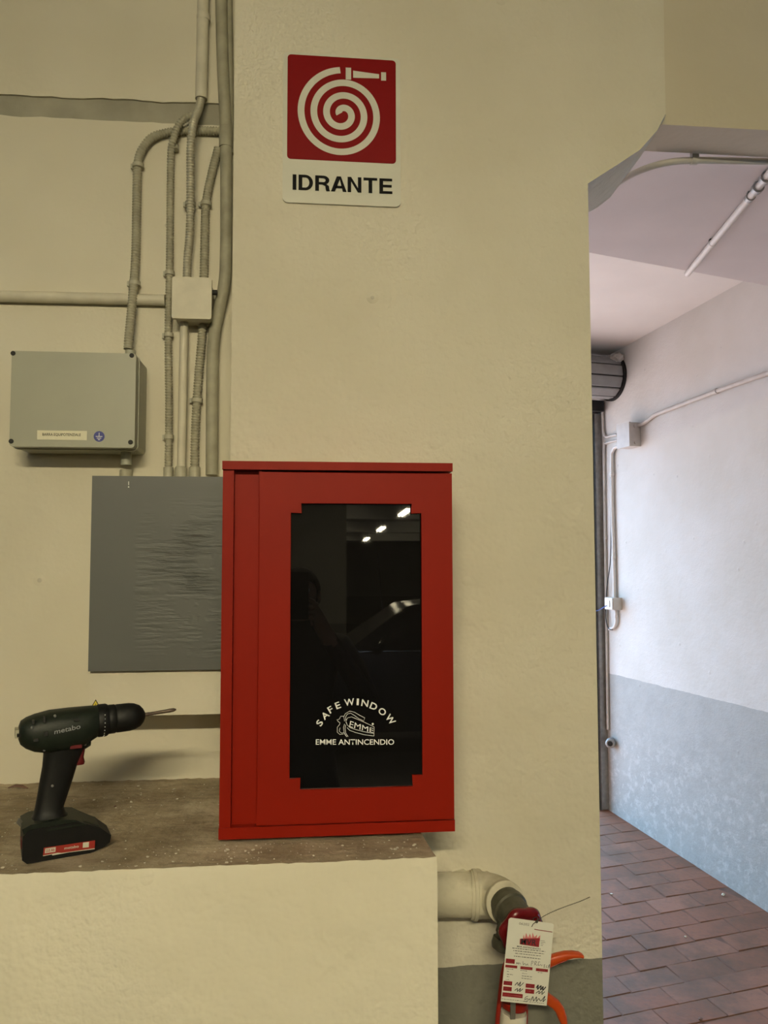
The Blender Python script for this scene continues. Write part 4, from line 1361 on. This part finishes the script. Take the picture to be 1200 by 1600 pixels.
# ------------------------------------------------------------------ grit and crumbs on the ledge
def crumb(r, k):
    rr = random.Random(k); b = B()
    bmesh.ops.create_icosphere(b, subdivisions=1, radius=r)
    for v in b.verts:
        v.co *= rr.uniform(0.6, 1.15)
        v.co.z *= 0.55
    return b
rgc = random.Random(21)
bm = B()
for k in range(420):
    x = rgc.uniform(-0.62, 0.17)
    y = rgc.uniform(LF + 0.01, 1.60) if rgc.random() < 0.6 else rgc.uniform(LF + 0.01, 1.235)
    if x > -0.14 and y > 1.235:
        continue
    if (Vector((x, y, 0)) - Vector((DO.x, DO.y, 0))).length < 0.075:
        continue
    r_ = rgc.uniform(0.0006, 0.0018) if rgc.random() < 0.85 else rgc.uniform(0.002, 0.0034)
    c = crumb(r_, k)
    mp = {}
    for v in c.verts:
        mp[v] = bm.verts.new(v.co + Vector((x, y, LZ + r_ * 0.25)))
    for f in c.faces:
        bm.faces.new([mp[v] for v in f.verts])
    c.free()
tag(obj('mortar_grit', bm, M['conduit_light']), 'fine mortar grit scattered over the ledge', 'grit', kind='stuff')
def pebble(name, x, y, z, r, k, mt, label, cat='crumb', grp=None):
    b = crumb(r, k)
    bmesh.ops.translate(b, verts=b.verts, vec=(x, y, z + r * 0.40))
    return tag(obj(name, b, mt, smooth=20), label, cat, grp)
def atz(x, y, z):
    r = ray(x, y); t = (z - ZC) / r.z
    return r.x * t, r.y * t
for k, (x, y, r_, lb) in enumerate(((205, 1254, .0034, 'pale plaster crumb on the ledge between drill and cabinet'), (180, 1261, .0030, 'dark crumb on the ledge right of the drill handle'))):
    X_, Y_ = atz(x, y, LZ)
    pebble('plaster_crumb', X_, Y_, LZ, r_, k + 40, M['conduit_light'] if k == 0 else M['mortar'], lb)
X_, Y_ = atz(28, 1232, LZ)
bm = B()
pts_ = [Vector((X_ - .018, Y_, LZ + .003)), Vector((X_ - .006, Y_ + .004, LZ + .007)), Vector((X_ + .008, Y_ + .003, LZ + .006)), Vector((X_ + .02, Y_ - .003, LZ + .002))]
vs_ = [(bm.verts.new(p + Vector((0, -.006, -.002)) * (1 if 0 < i < 3 else .2)), bm.verts.new(p), bm.verts.new(p + Vector((0, .006, -.003)) * (1 if 0 < i < 3 else .2))) for i, p in enumerate(pts_)]
for a, b_ in zip(vs_, vs_[1:]):
    bm.faces.new((a[0], b_[0], b_[1], a[1])); bm.faces.new((a[1], b_[1], b_[2], a[2]))
r = bmesh.ops.extrude_face_region(bm, geom=list(bm.faces))
bmesh.ops.translate(bm, verts=[g for g in r['geom'] if isinstance(g, bmesh.types.BMVert)], vec=(0, 0, -0.0012))
tag(obj('dry_leaf', bm, M['mortar'], smooth=60), 'small curled dry leaf at the back of the ledge behind the drill', 'leaf')
for k, (x, y, r_, lb) in enumerate(((956, 1404, .008, 'pale stone on the ramp floor near the pillar edge'), (1071, 1468, .007, 'pale stone in the middle of the ramp floor'), (1094, 1592, .010, 'stone on the ramp floor at the lower edge of the photo'), (1130, 1404, .012, 'pale stone on the ramp floor near the worn wall'))):
    X_, Y_ = atz(x, y, 0.004 if y > 1450 else 0.02)
    pebble('ramp_stone', X_, Y_, floor_z(X_, Y_), r_, k + 60, M['conduit_light'] if k != 2 else M['mortar'], lb, 'stone')

# ------------------------------------------------------------------ ramp fittings
# rolled shutter
dc = onwall(958, 591)
raxis = wn
sh = thing('roller_shutter', 'grey rolled up slatted shutter drum above the ramp gate', 'shutter', dc)
NS = 11
va_ = Vector((0, 0, 1)); vb2 = raxis.cross(va_).normalized()
def rpt(a, r_, t):
    return dc + raxis * t + (va_ * math.cos(a) + vb2 * math.sin(a)) * r_
for k in range(NS):
    a0, a1 = 2 * math.pi * (k + 0.06) / NS, 2 * math.pi * (k + 0.94) / NS
    b = B(); R_ = 0.136
    prof_ = [(a0, R_ - .010), (a0, R_ - .002), (a0 + .06, R_), ((a0 + a1) / 2, R_ - .003), (a1 - .06, R_), (a1, R_ - .002), (a1, R_ - .010)]
    rings = [[rpt(a, r_, t) for a, r_ in prof_] for t in (0.02, 2.6)]
    loft(b, rings)
    obj('slat', b, M['shutter'], sh)
bm = B(); lathe(bm, [(0.127, 0.018), (0.127, 2.61)], dc, raxis, 33)
obj('core', bm, M['black_iron'], sh)
bm = B(); lathe(bm, [(0.148, 0.001), (0.148, 0.014)], dc, raxis, 40)  # black disc painted in for the shaded gap around the drum end
obj('end_disc', bm, M['black_iron'], sh, smooth=30)
b0 = dc + Vector((0, 0, -0.165)) + raxis * 0.06 - wd * 0.13
bm = B(); obox(bm, b0, wd, raxis, (0, 0, 1), 0.045, 0.045, 0.035)
obj('bracket', bm, M['black_iron'], sh, bevel=0.006)
# crumbled plaster lump at the drum end
lc = onwall(962, 562, 0.02)
bm = B(); bmesh.ops.create_icosphere(bm, subdivisions=3, radius=0.062)
rl = random.Random(9)
for v in bm.verts:
    n_ = v.co.normalized()
    v.co = n_ * 0.05 * (1 + 0.35 * math.sin(9 * n_.x + 5 * n_.z) * math.cos(7 * n_.y) + rl.uniform(-.1, .1))
    v.co = Vector((v.co.x, v.co.y * 1.5, v.co.z * .75)) + lc
tag(obj('plaster_lump', bm, M['ramp_wall'], smooth=30), 'crumbled plaster lump over the end of the shutter drum', 'plaster')
# guide rail
rc = onwall(946.5, 1240)
gr_ = thing('shutter_rail', 'vertical steel guide rail at the gate edge of the ramp wall', 'rail', (rc.x, rc.y, floor_z(0, rc.y)))
zlo, zhi = floor_z(0, rc.y) + 0.002, dc.z - 0.205
bm = B()
cpos = Vector((rc.x, rc.y, 0)) + wn * 0.026
prof_ = [(-.035, .025), (.035, .025), (.035, -.025), (.010, -.025), (.010, -.019), (.029, -.019), (.029, .019), (-.029, .019), (-.029, -.019), (-.010, -.019), (-.010, -.025), (-.035, -.025)]
rings = []
for z in (zlo, zhi):
    rings.append([cpos + wd * a - wn * b_ + Vector((0, 0, z)) for a, b_ in prof_])
loft(bm, rings)
obj('channel', bm, M['rail'], gr_)
bm = B(); bp = cpos + wn * 0.042
obox(bm, bp + Vector((0, 0, (zlo + zhi) / 2)), wd, wn, (0, 0, 1), 0.025, 0.010, (zhi - zlo) / 2)
obj('black_edge', bm, M['black_iron'], gr_)
kp = onwall(954, 1161, 0.03)
lk = thing('rail_lock', 'small round chrome lock beside the lower guide rail', 'lock', kp)
bm = B(); lathe(bm, [(0.030, -0.03), (0.030, 0.012), (0.024, 0.018), (0.020, 0.018)], kp, (wd * 0.75 + wn * 0.66), 24)
obj('barrel', bm, M['zinc'], lk, smooth=40)
bm = B(); lathe(bm, [(0.016, 0.012), (0.016, 0.021)], kp, (wd * 0.75 + wn * 0.66), 18)
obj('keyhole_disc', bm, M['black_iron'], lk, smooth=40)
# junction box and conduits on the ramp wall
jc = onwall(983, 681, 0.038)
rj = thing('ramp_junction_box', 'grey junction box on the ramp wall below the shutter drum', 'junction box', jc)
bm = B(); obox(bm, jc, wd, wn, (0, 0, 1), 0.062, 0.036, 0.072)
obj('body', bm, M['lilac_pipe'], rj, bevel=0.006)
bm = B(); obox(bm, jc + wn * 0.038, wd, wn, (0, 0, 1), 0.064, 0.006, 0.074)
obj('lid', bm, M['lilac_pipe'], rj, bevel=0.003)
for dz in (-0.05, 0.05):
    bm = B(); lathe(bm, [(0.010, 0), (0.010, 0.006)], jc + wd * 0.062 + Vector((0, 0, dz)), wd, 14)
    obj('gland', bm, M['lilac_pipe'], rj)
def wpath(l, off=0.014):
    return [onwall(x, y, off) for x, y in l]
def wcond(label, l, r_, mt, off=0.014, name='ramp_conduit', clips=()):
    ps = wpath(l, off)
    t = thing(name, label, 'conduit', ps[0], 'conduits on the ramp wall')
    b = B(); tube(b, smoothpath(ps, 0.02), r_, 12)
    obj('pipe', b, mt, t, smooth=50)
    for x, y, ax_ in clips:
        c = onwall(x, y, off)
        b = B(); lathe(b, [(r_ * 1.05, -0.010), (r_ * 1.35, -0.008), (r_ * 1.35, 0.008), (r_ * 1.05, 0.010)], c, ax_, 14)
        obj('clip', b, mt, t, smooth=40)
    return t
wcond('long grey conduit climbing to the right along the ramp wall', [(991, 667), (1002, 663), (1012, 657), (1022, 649), (1034, 644), (1120, 611), (1200, 583), (1400, 513), (1650, 426)], 0.012, M['lilac_pipe'], clips=((1119, 611.4, wd + Vector((0, 0, .05))),))
Z_ = Vector((0, 0, 1))
wcond('short conduit rising from the ramp junction box to the shutter drum', [(964, 679), (955, 681), (947, 683), (943, 676), (942, 655), (941, 632)], 0.008, M['lilac_pipe'], 0.012)
wcond('slim conduit running down beside the guide rail', [(965, 688), (955, 690), (947, 693), (944, 702), (945, 800), (948, 1000), (950, 1140)], 0.008, M['lilac_pipe'], 0.010, clips=((946, 840, Z_),))
wcond('white double conduit dropping to the ramp switch', [(967, 697), (960, 700), (956.5, 708), (956, 730), (957, 800), (959, 870), (960.5, 936)], 0.011, M['white_pipe'], 0.014, clips=((956.5, 741, Z_), (959, 871, Z_)))
wcond('thin cable hanging from the double conduit behind the switch', [(954, 745), (955, 800), (954, 872), (950, 905), (947, 935), (947, 968), (951, 982), (957, 984)], 0.003, M['black_iron'], 0.022)
sc_ = onwall(959, 943, 0.030)
sb = thing('ramp_switch', 'small white switch box on the ramp wall', 'switch', sc_)
bm = B(); obox(bm, sc_, wd, wn, Z_, 0.045, 0.030, 0.038)
obj('body', bm, M['lilac_pipe'], sb, bevel=0.005)
bm = B(); obox(bm, sc_ + wn * 0.033, wd, wn, Z_, 0.040, 0.006, 0.035)
obj('face_plate', bm, M['white_pipe'], sb, bevel=0.002)
bm = B(); obox(bm, sc_ + wn * 0.040, wd, wn, Z_, 0.016, 0.003, 0.020)
obj('rocker', bm, M['white_pipe'], sb, bevel=0.001)
wcond('bent white conduit loop below the ramp switch', [(962, 952), (963, 965), (962, 976), (957, 982), (952, 983)], 0.010, M['white_pipe'], 0.014, clips=((963, 962, Z_),))
bw = [onwall(950, 945, 0.06), onwall(943, 949, 0.10), onwall(936, 953, 0.16), onwall(926, 956, 0.24)]
bm = B(); tube(bm, smoothpath(bw, 0.01), 0.003, 8)
tag(obj('blue_wire', bm, M['bluewire'], smooth=60), 'loose blue wire leading from the switch towards the pillar', 'wire')
# sprinkler pipe under the soffit
sp0, sp1 = [Vector((*atz(x, y, SZ - 0.016), SZ - 0.016)) for x, y in ((1074, 428), (1205, 268))]
spt = thing('soffit_pipe', 'thin white pipe crossing the lilac ceiling slab', 'pipe', sp0)
bm = B(); tube(bm, [sp0, sp1 + (sp1 - sp0) * 0.4], 0.0108, 16)
obj('pipe', bm, M['white_pipe'], spt, smooth=50)
sdir = (sp1 - sp0).normalized()
for f_, r_, m_ in ((0.36, 0.012, M['white_pipe']), (0.80, 0.0135, M['zinc']), (0.875, 0.016, M['zinc']), (0.95, 0.016, M['zinc'])):
    c = sp0 + (sp1 - sp0) * f_
    bm = B(); lathe(bm, [(r_ * .8, -0.010), (r_, -0.008), (r_, 0.008), (r_ * .8, 0.010)], c, sdir, 18)
    obj('clamp', bm, m_, spt, smooth=40)
    bm = B(); obox(bm, c + Vector((0, 0, 0.011)), sdir, sdir.cross(Z_), Z_, 0.006, 0.008, 0.006)
    obj('clamp_foot', bm, M['black_iron'] if f_ < 0.5 else M['zinc'], spt)
# conduit behind the cross beam
cb_ = [px(x, y, Y) for x, y, Y in ((960, 289, 1.72), (985, 274, 1.68), (1008, 264, 1.65), (1030, 257, 1.632), (1056, 252.5, 1.622), (1085, 251, 1.62), (1140, 251.5, 1.62), (1260, 254, 1.62))]
bt = thing('beam_conduit', 'painted conduit following the lower rear edge of the cross beam', 'conduit', cb_[4])
bm = B(); tube(bm, smoothpath(cb_, 0.01), 0.0080, 14)
obj('pipe', bm, M['lilac_pipe'], bt, smooth=50)
c = px(1084, 251, 1.62)
bm = B(); lathe(bm, [(0.0082, -0.008), (0.0105, -0.007), (0.0105, 0.007), (0.0082, 0.008)], c, (1, 0, 0), 16)
obj('clip', bm, M['lilac_pipe'], bt, smooth=40)
bm = B(); obox(bm, c + Vector((0, -0.004, 0.012)), (1, 0, 0), (0, 1, 0), Z_, 0.008, 0.006, 0.008)
obj('clip_foot', bm, M['lilac_pipe'], bt)

# ------------------------------------------------------------------ what the cabinet window mirrors: person with phone, parked car
M['cloth'] = pbr('dark_jacket', (0.012, 0.012, 0.014), 0.85, var=0.3, vscale=30)
M['trousers'] = pbr('dark_trousers', (0.015, 0.017, 0.024), 0.85, var=0.3, vscale=30)
M['skin'] = pbr('skin', (0.28, 0.17, 0.12), 0.55, var=0.1)
M['hair'] = pbr('dark_hair', (0.015, 0.011, 0.008), 0.9, var=0.3, vscale=80, spec=0.1)
M['shoe'] = pbr('black_shoe', (0.01, 0.01, 0.01), 0.5)
px0, py0 = -0.04, -0.52
sk = {'pelvis': (0, 0, .93, .125), 'waist': (0, 0, 1.06, .125), 'chest': (0, .01, 1.26, .145), 'upper': (0, .0, 1.38, .125), 'neck': (0, .01, 1.48, .055), 'jaw': (0, .035, 1.56, .066), 'head': (0, .03, 1.62, .080), 'crown': (0, .02, 1.665, .062)}
for s_, n_ in ((-1, 'l'), (1, 'r')):
    sk.update({'sh' + n_: (s_ * .165, 0, 1.40, .062), 'el' + n_: (s_ * .27, .16, 1.20, .045), 'wr' + n_: (s_ * .085, .375, 1.50, .028), 'pa' + n_: (s_ * .062, .415, 1.555, .026),
               'hip' + n_: (s_ * .09, 0, .86, .09), 'kn' + n_: (s_ * .11, .015, .48, .060), 'an' + n_: (s_ * .12, -.02, .09, .042), 'toe' + n_: (s_ * .14, .15, .038, .036)})
    for k in range(4):
        sk['f%d%s' % (k, n_)] = (s_ * .052, .440, 1.556 + .019 * (k - 1), .0088)
        sk['g%d%s' % (k, n_)] = (s_ * .030, .446, 1.560 + .019 * (k - 1), .0078)
    sk['t0' + n_] = (s_ * .048, .425, 1.590, .010)
    sk['t1' + n_] = (s_ * .026, .432, 1.612, .0085)
ed = [('pelvis', 'waist'), ('waist', 'chest'), ('chest', 'upper'), ('upper', 'neck'), ('neck', 'jaw'), ('jaw', 'head'), ('head', 'crown')]
for n_ in 'lr':
    ed += [('upper', 'sh' + n_), ('sh' + n_, 'el' + n_), ('el' + n_, 'wr' + n_), ('wr' + n_, 'pa' + n_), ('pelvis', 'hip' + n_), ('hip' + n_, 'kn' + n_), ('kn' + n_, 'an' + n_), ('an' + n_, 'toe' + n_), ('pa' + n_, 't0' + n_), ('t0' + n_, 't1' + n_)]
    for k in range(4):
        ed += [('pa' + n_, 'f%d%s' % (k, n_)), ('f%d%s' % (k, n_), 'g%d%s' % (k, n_))]
nm_ = list(sk)
me = bpy.data.meshes.new('tmp_person')
me.from_pydata([sk[k][:3] for k in nm_], [(nm_.index(a), nm_.index(b)) for a, b in ed], [])
to = bpy.data.objects.new('tmp_person', me); C.objects.link(to)
to.modifiers.new('s', 'SKIN')
for i, k in enumerate(nm_):
    sv = me.skin_vertices[0].data[i]
    sv.radius = (sk[k][3], sk[k][3] * (0.78 if k in ('pelvis', 'waist', 'chest', 'upper') else 1)) if k not in ('waist', 'chest', 'pelvis', 'upper') else (sk[k][3], sk[k][3] * 0.8)
    sv.use_root = (k == 'pelvis')
sb_ = to.modifiers.new('d', 'SUBSURF'); sb_.levels = 2; sb_.render_levels = 2
dg = bpy.context.evaluated_depsgraph_get()
m2 = bpy.data.meshes.new_from_object(to.evaluated_get(dg))
bpy.data.objects.remove(to, do_unlink=True)
bm = B(); bm.from_mesh(m2); bpy.data.meshes.remove(m2)
for f in bm.faces:
    c = f.calc_center_median()
    arm_hand = c.y > .36 and c.z > 1.44
    f.material_index = 1 if (c.z > 1.50 or arm_hand) else (3 if c.z < .10 else (2 if c.z < .96 else 0))
bmesh.ops.translate(bm, verts=bm.verts, vec=(px0, py0, 0))
pr_ = thing('person', 'person in dark clothes holding up a phone, mirrored in the cabinet window', 'person', (px0, py0, 0))
body = obj('body', bm, [M['cloth'], M['skin'], M['trousers'], M['shoe']], pr_, smooth=60)
bm = B(); bmesh.ops.create_uvsphere(bm, u_segments=20, v_segments=14, radius=0.092)
for v in list(bm.verts):
    if v.co.z < -0.02 and v.co.y > -0.02 or v.co.y > 0.055 and v.co.z < 0.035:
        bm.verts.remove(v)
for v in bm.verts:
    v.co = Vector((v.co.x * 0.92 + px0, v.co.y * 1.08 + py0 + .018, v.co.z + 1.622))
obj('hair', bm, M['hair'], pr_, smooth=60)
fz = py0 + .03 + .078
bm = B(); loft(bm, [[Vector((px0 + a, fz + y_, 1.607 + b)) for a, b in sellipse(0, 0, r1, r2, 2, 10)] for y_, r1, r2 in ((-.014, .016, .026), (.008, .011, .018), (.018, .006, .008))])
obj('nose', bm, M['skin'], body, smooth=60)
for s_ in (-1, 1):
    bm = B(); bmesh.ops.create_icosphere(bm, subdivisions=2, radius=0.0115, matrix=Matrix.Translation((px0 + s_ * .030, fz - .012, 1.625)))
    obj('eye', bm, M['white_print'], body, smooth=60)
    bm = B(); bmesh.ops.create_icosphere(bm, subdivisions=2, radius=0.022, matrix=Matrix.Translation((px0 + s_ * .078, py0 + .02, 1.60)) @ Matrix.Diagonal((.35, .8, 1.3, 1)))
    obj('ear', bm, M['skin'], body, smooth=60)
bm = B(); tube(bm, [(px0 - .022, fz - .016, 1.570), (px0, fz - .008, 1.568), (px0 + .022, fz - .016, 1.570)], .0045, 8)
obj('mouth', bm, M['drill_red'], body, smooth=60)
bm = B(); box(bm, px0 - .038, px0 + .038, -.068, -.060, 1.535, 1.690)
ph = thing('phone', 'black phone held up by the mirrored person', 'phone', (px0, -.064, 1.535))
obj('shell', bm, M['drill_black'], ph, bevel=.003)
bm = B(); box(bm, px0 - .035, px0 + .035, -.0688, -.0676, 1.540, 1.686)
obj('screen', bm, M['black'], ph)

# parked car, side on, mirrored in the window
M['car_paint'] = pbr('dark_car_paint', (0.006, 0.007, 0.008), 0.16, var=0.05, spec=0.35)
M['car_glass'] = pbr('car_glass', (0.006, 0.006, 0.006), 0.05, spec=0.7)
M['tyre'] = pbr('tyre', (0.012, 0.012, 0.012), 0.8)
M['chrome'] = pbr('chrome_trim', (0.6, 0.6, 0.6), 0.12, metal=1.0)
CXc, CYc = 1.35, -5.6
car = thing('parked_car', 'dark parked car mirrored in the cabinet window', 'car', (CXc, CYc, 0))
low_ = [(-2.05, .30), (-2.10, .55), (-2.05, .78), (-1.75, .90), (-1.0, .97), (1.55, .98), (2.0, .90), (2.12, .62), (2.08, .30), (1.72, .24), (-1.70, .24)]
bm = B(); prism(bm, [(CXc + a, b) for a, b in low_], CYc - .84, CYc + .84)
obj('lower_body', bm, M['car_paint'], car, bevel=.06, segs=3, smooth=40)
cab_ = [(-1.05, .95), (-.40, 1.40), (.20, 1.47), (1.05, 1.44), (1.70, .97)]
bm = B(); a_, b_ = prism(bm, [(CXc + a, b) for a, b in cab_], CYc - .80, CYc + .80)
for v in bm.verts:
    if v.co.z > 1.2:
        v.co.y = CYc + (v.co.y - CYc) * .74
obj('cabin', bm, M['car_paint'], car, bevel=.035, segs=3, smooth=40)
for nm, pl in (('front_side_window', [(-.80, 1.00), (-.30, 1.35), (.22, 1.395), (.22, 1.00)]), ('rear_side_window', [(.30, 1.00), (.30, 1.395), (.98, 1.37), (1.38, 1.02)])):
    for s_ in (1, -1):
        bm = B()
        vs = [bm.verts.new((CXc + a, CYc + s_ * (.80 - (b - .95) * .40 + .012), b)) for a, b in pl]
        bm.faces.new(vs)
        r = bmesh.ops.extrude_face_region(bm, geom=list(bm.faces))
        bmesh.ops.translate(bm, verts=[g for g in r['geom'] if isinstance(g, bmesh.types.BMVert)], vec=(0, -s_ * .02, 0))
        obj(nm, bm, M['car_glass'], car)
for s_ in (1, -1):
    bm = B(); tube(bm, [(CXc - .95, CYc + s_ * .835, .985), (CXc + 1.5, CYc + s_ * .835, .99)], .010, 8)
    obj('window_trim', bm, M['chrome'], car, smooth=50)
    bm = B(); bmesh.ops.create_icosphere(bm, subdivisions=2, radius=.10, matrix=Matrix.Translation((CXc - .72, CYc + s_ * .95, 1.03)) @ Matrix.Diagonal((.6, 1, .7, 1)))
    obj('mirror', bm, M['car_paint'], car, smooth=60)
    for wx in (-1.32, 1.30):
        bm = B(); lathe(bm, [(.20, -.10), (.30, -.10), (.32, -.07), (.32, .07), (.30, .10), (.20, .10)], (CXc + wx, CYc + s_ * .76, .32), (0, s_, 0), 32)
        wl_ = obj('wheel', bm, M['tyre'], car, smooth=40)
        bm = B(); lathe(bm, [(.20, .06), (.20, .098), (.06, .085), (.03, .09)], (CXc + wx, CYc + s_ * .76, .32), (0, s_, 0), 20)
        obj('rim', bm, M['zinc'], wl_, smooth=40)
bm = B(); tube(bm, [(CXc - .62, CYc + .35, 1.36), (CXc - .66, CYc + .35, 1.92)], .006, 8)
obj('aerial', bm, M['black_iron'], car)

# ------------------------------------------------------------------ garage lamps
tube_mat = emit('lit_tube', LAMP_COL, LAMP_W)
def lamp(x, y, z, label, grp='ceiling lamps of the garage', across=False):
    t = thing('ceiling_lamp', label, 'lamp', (x, y, z), grp)
    ax = Vector((1, 0, 0)) if across else Vector((0, 1, 0))
    sd_ = Vector((ax.y, ax.x, 0))
    o_ = Vector((x, y, z))
    bm = B(); obox(bm, o_ + Vector((0, 0, 0.025)), ax, sd_, (0, 0, 1), 0.64, 0.06, 0.025)
    obj('housing', bm, M['white_pipe'], t, bevel=0.01)
    for s in (-0.03, 0.03):
        bm = B(); tube(bm, [o_ + sd_ * s - ax * 0.6 - Vector((0, 0, 0.018)), o_ + sd_ * s + ax * 0.6 - Vector((0, 0, 0.018))], 0.013, 8)
        obj('fluorescent_tube', bm, tube_mat, t, smooth=50)
    for s in (-0.5, 0.5):
        bm = B(); tube(bm, [o_ + ax * s + Vector((0, 0, 0.05)), (x + ax.x * s, y + ax.y * s, GH)], 0.006, 8)
        obj('hanger', bm, M['zinc'], t)
    return t
lamp(-0.20, -1.70, 2.86, 'twin tube ceiling lamp nearest the pillar', across=True)
for i, y in enumerate((-6.1, -10.5, -14.9, -19.4)):
    lamp(1.62, y, 2.80, ['twin tube ceiling lamp second from the pillar', 'twin tube lamp reflected largest in the cabinet window', 'twin tube lamp reflected second in the cabinet window', 'twin tube lamp reflected smallest in the cabinet window'][i])
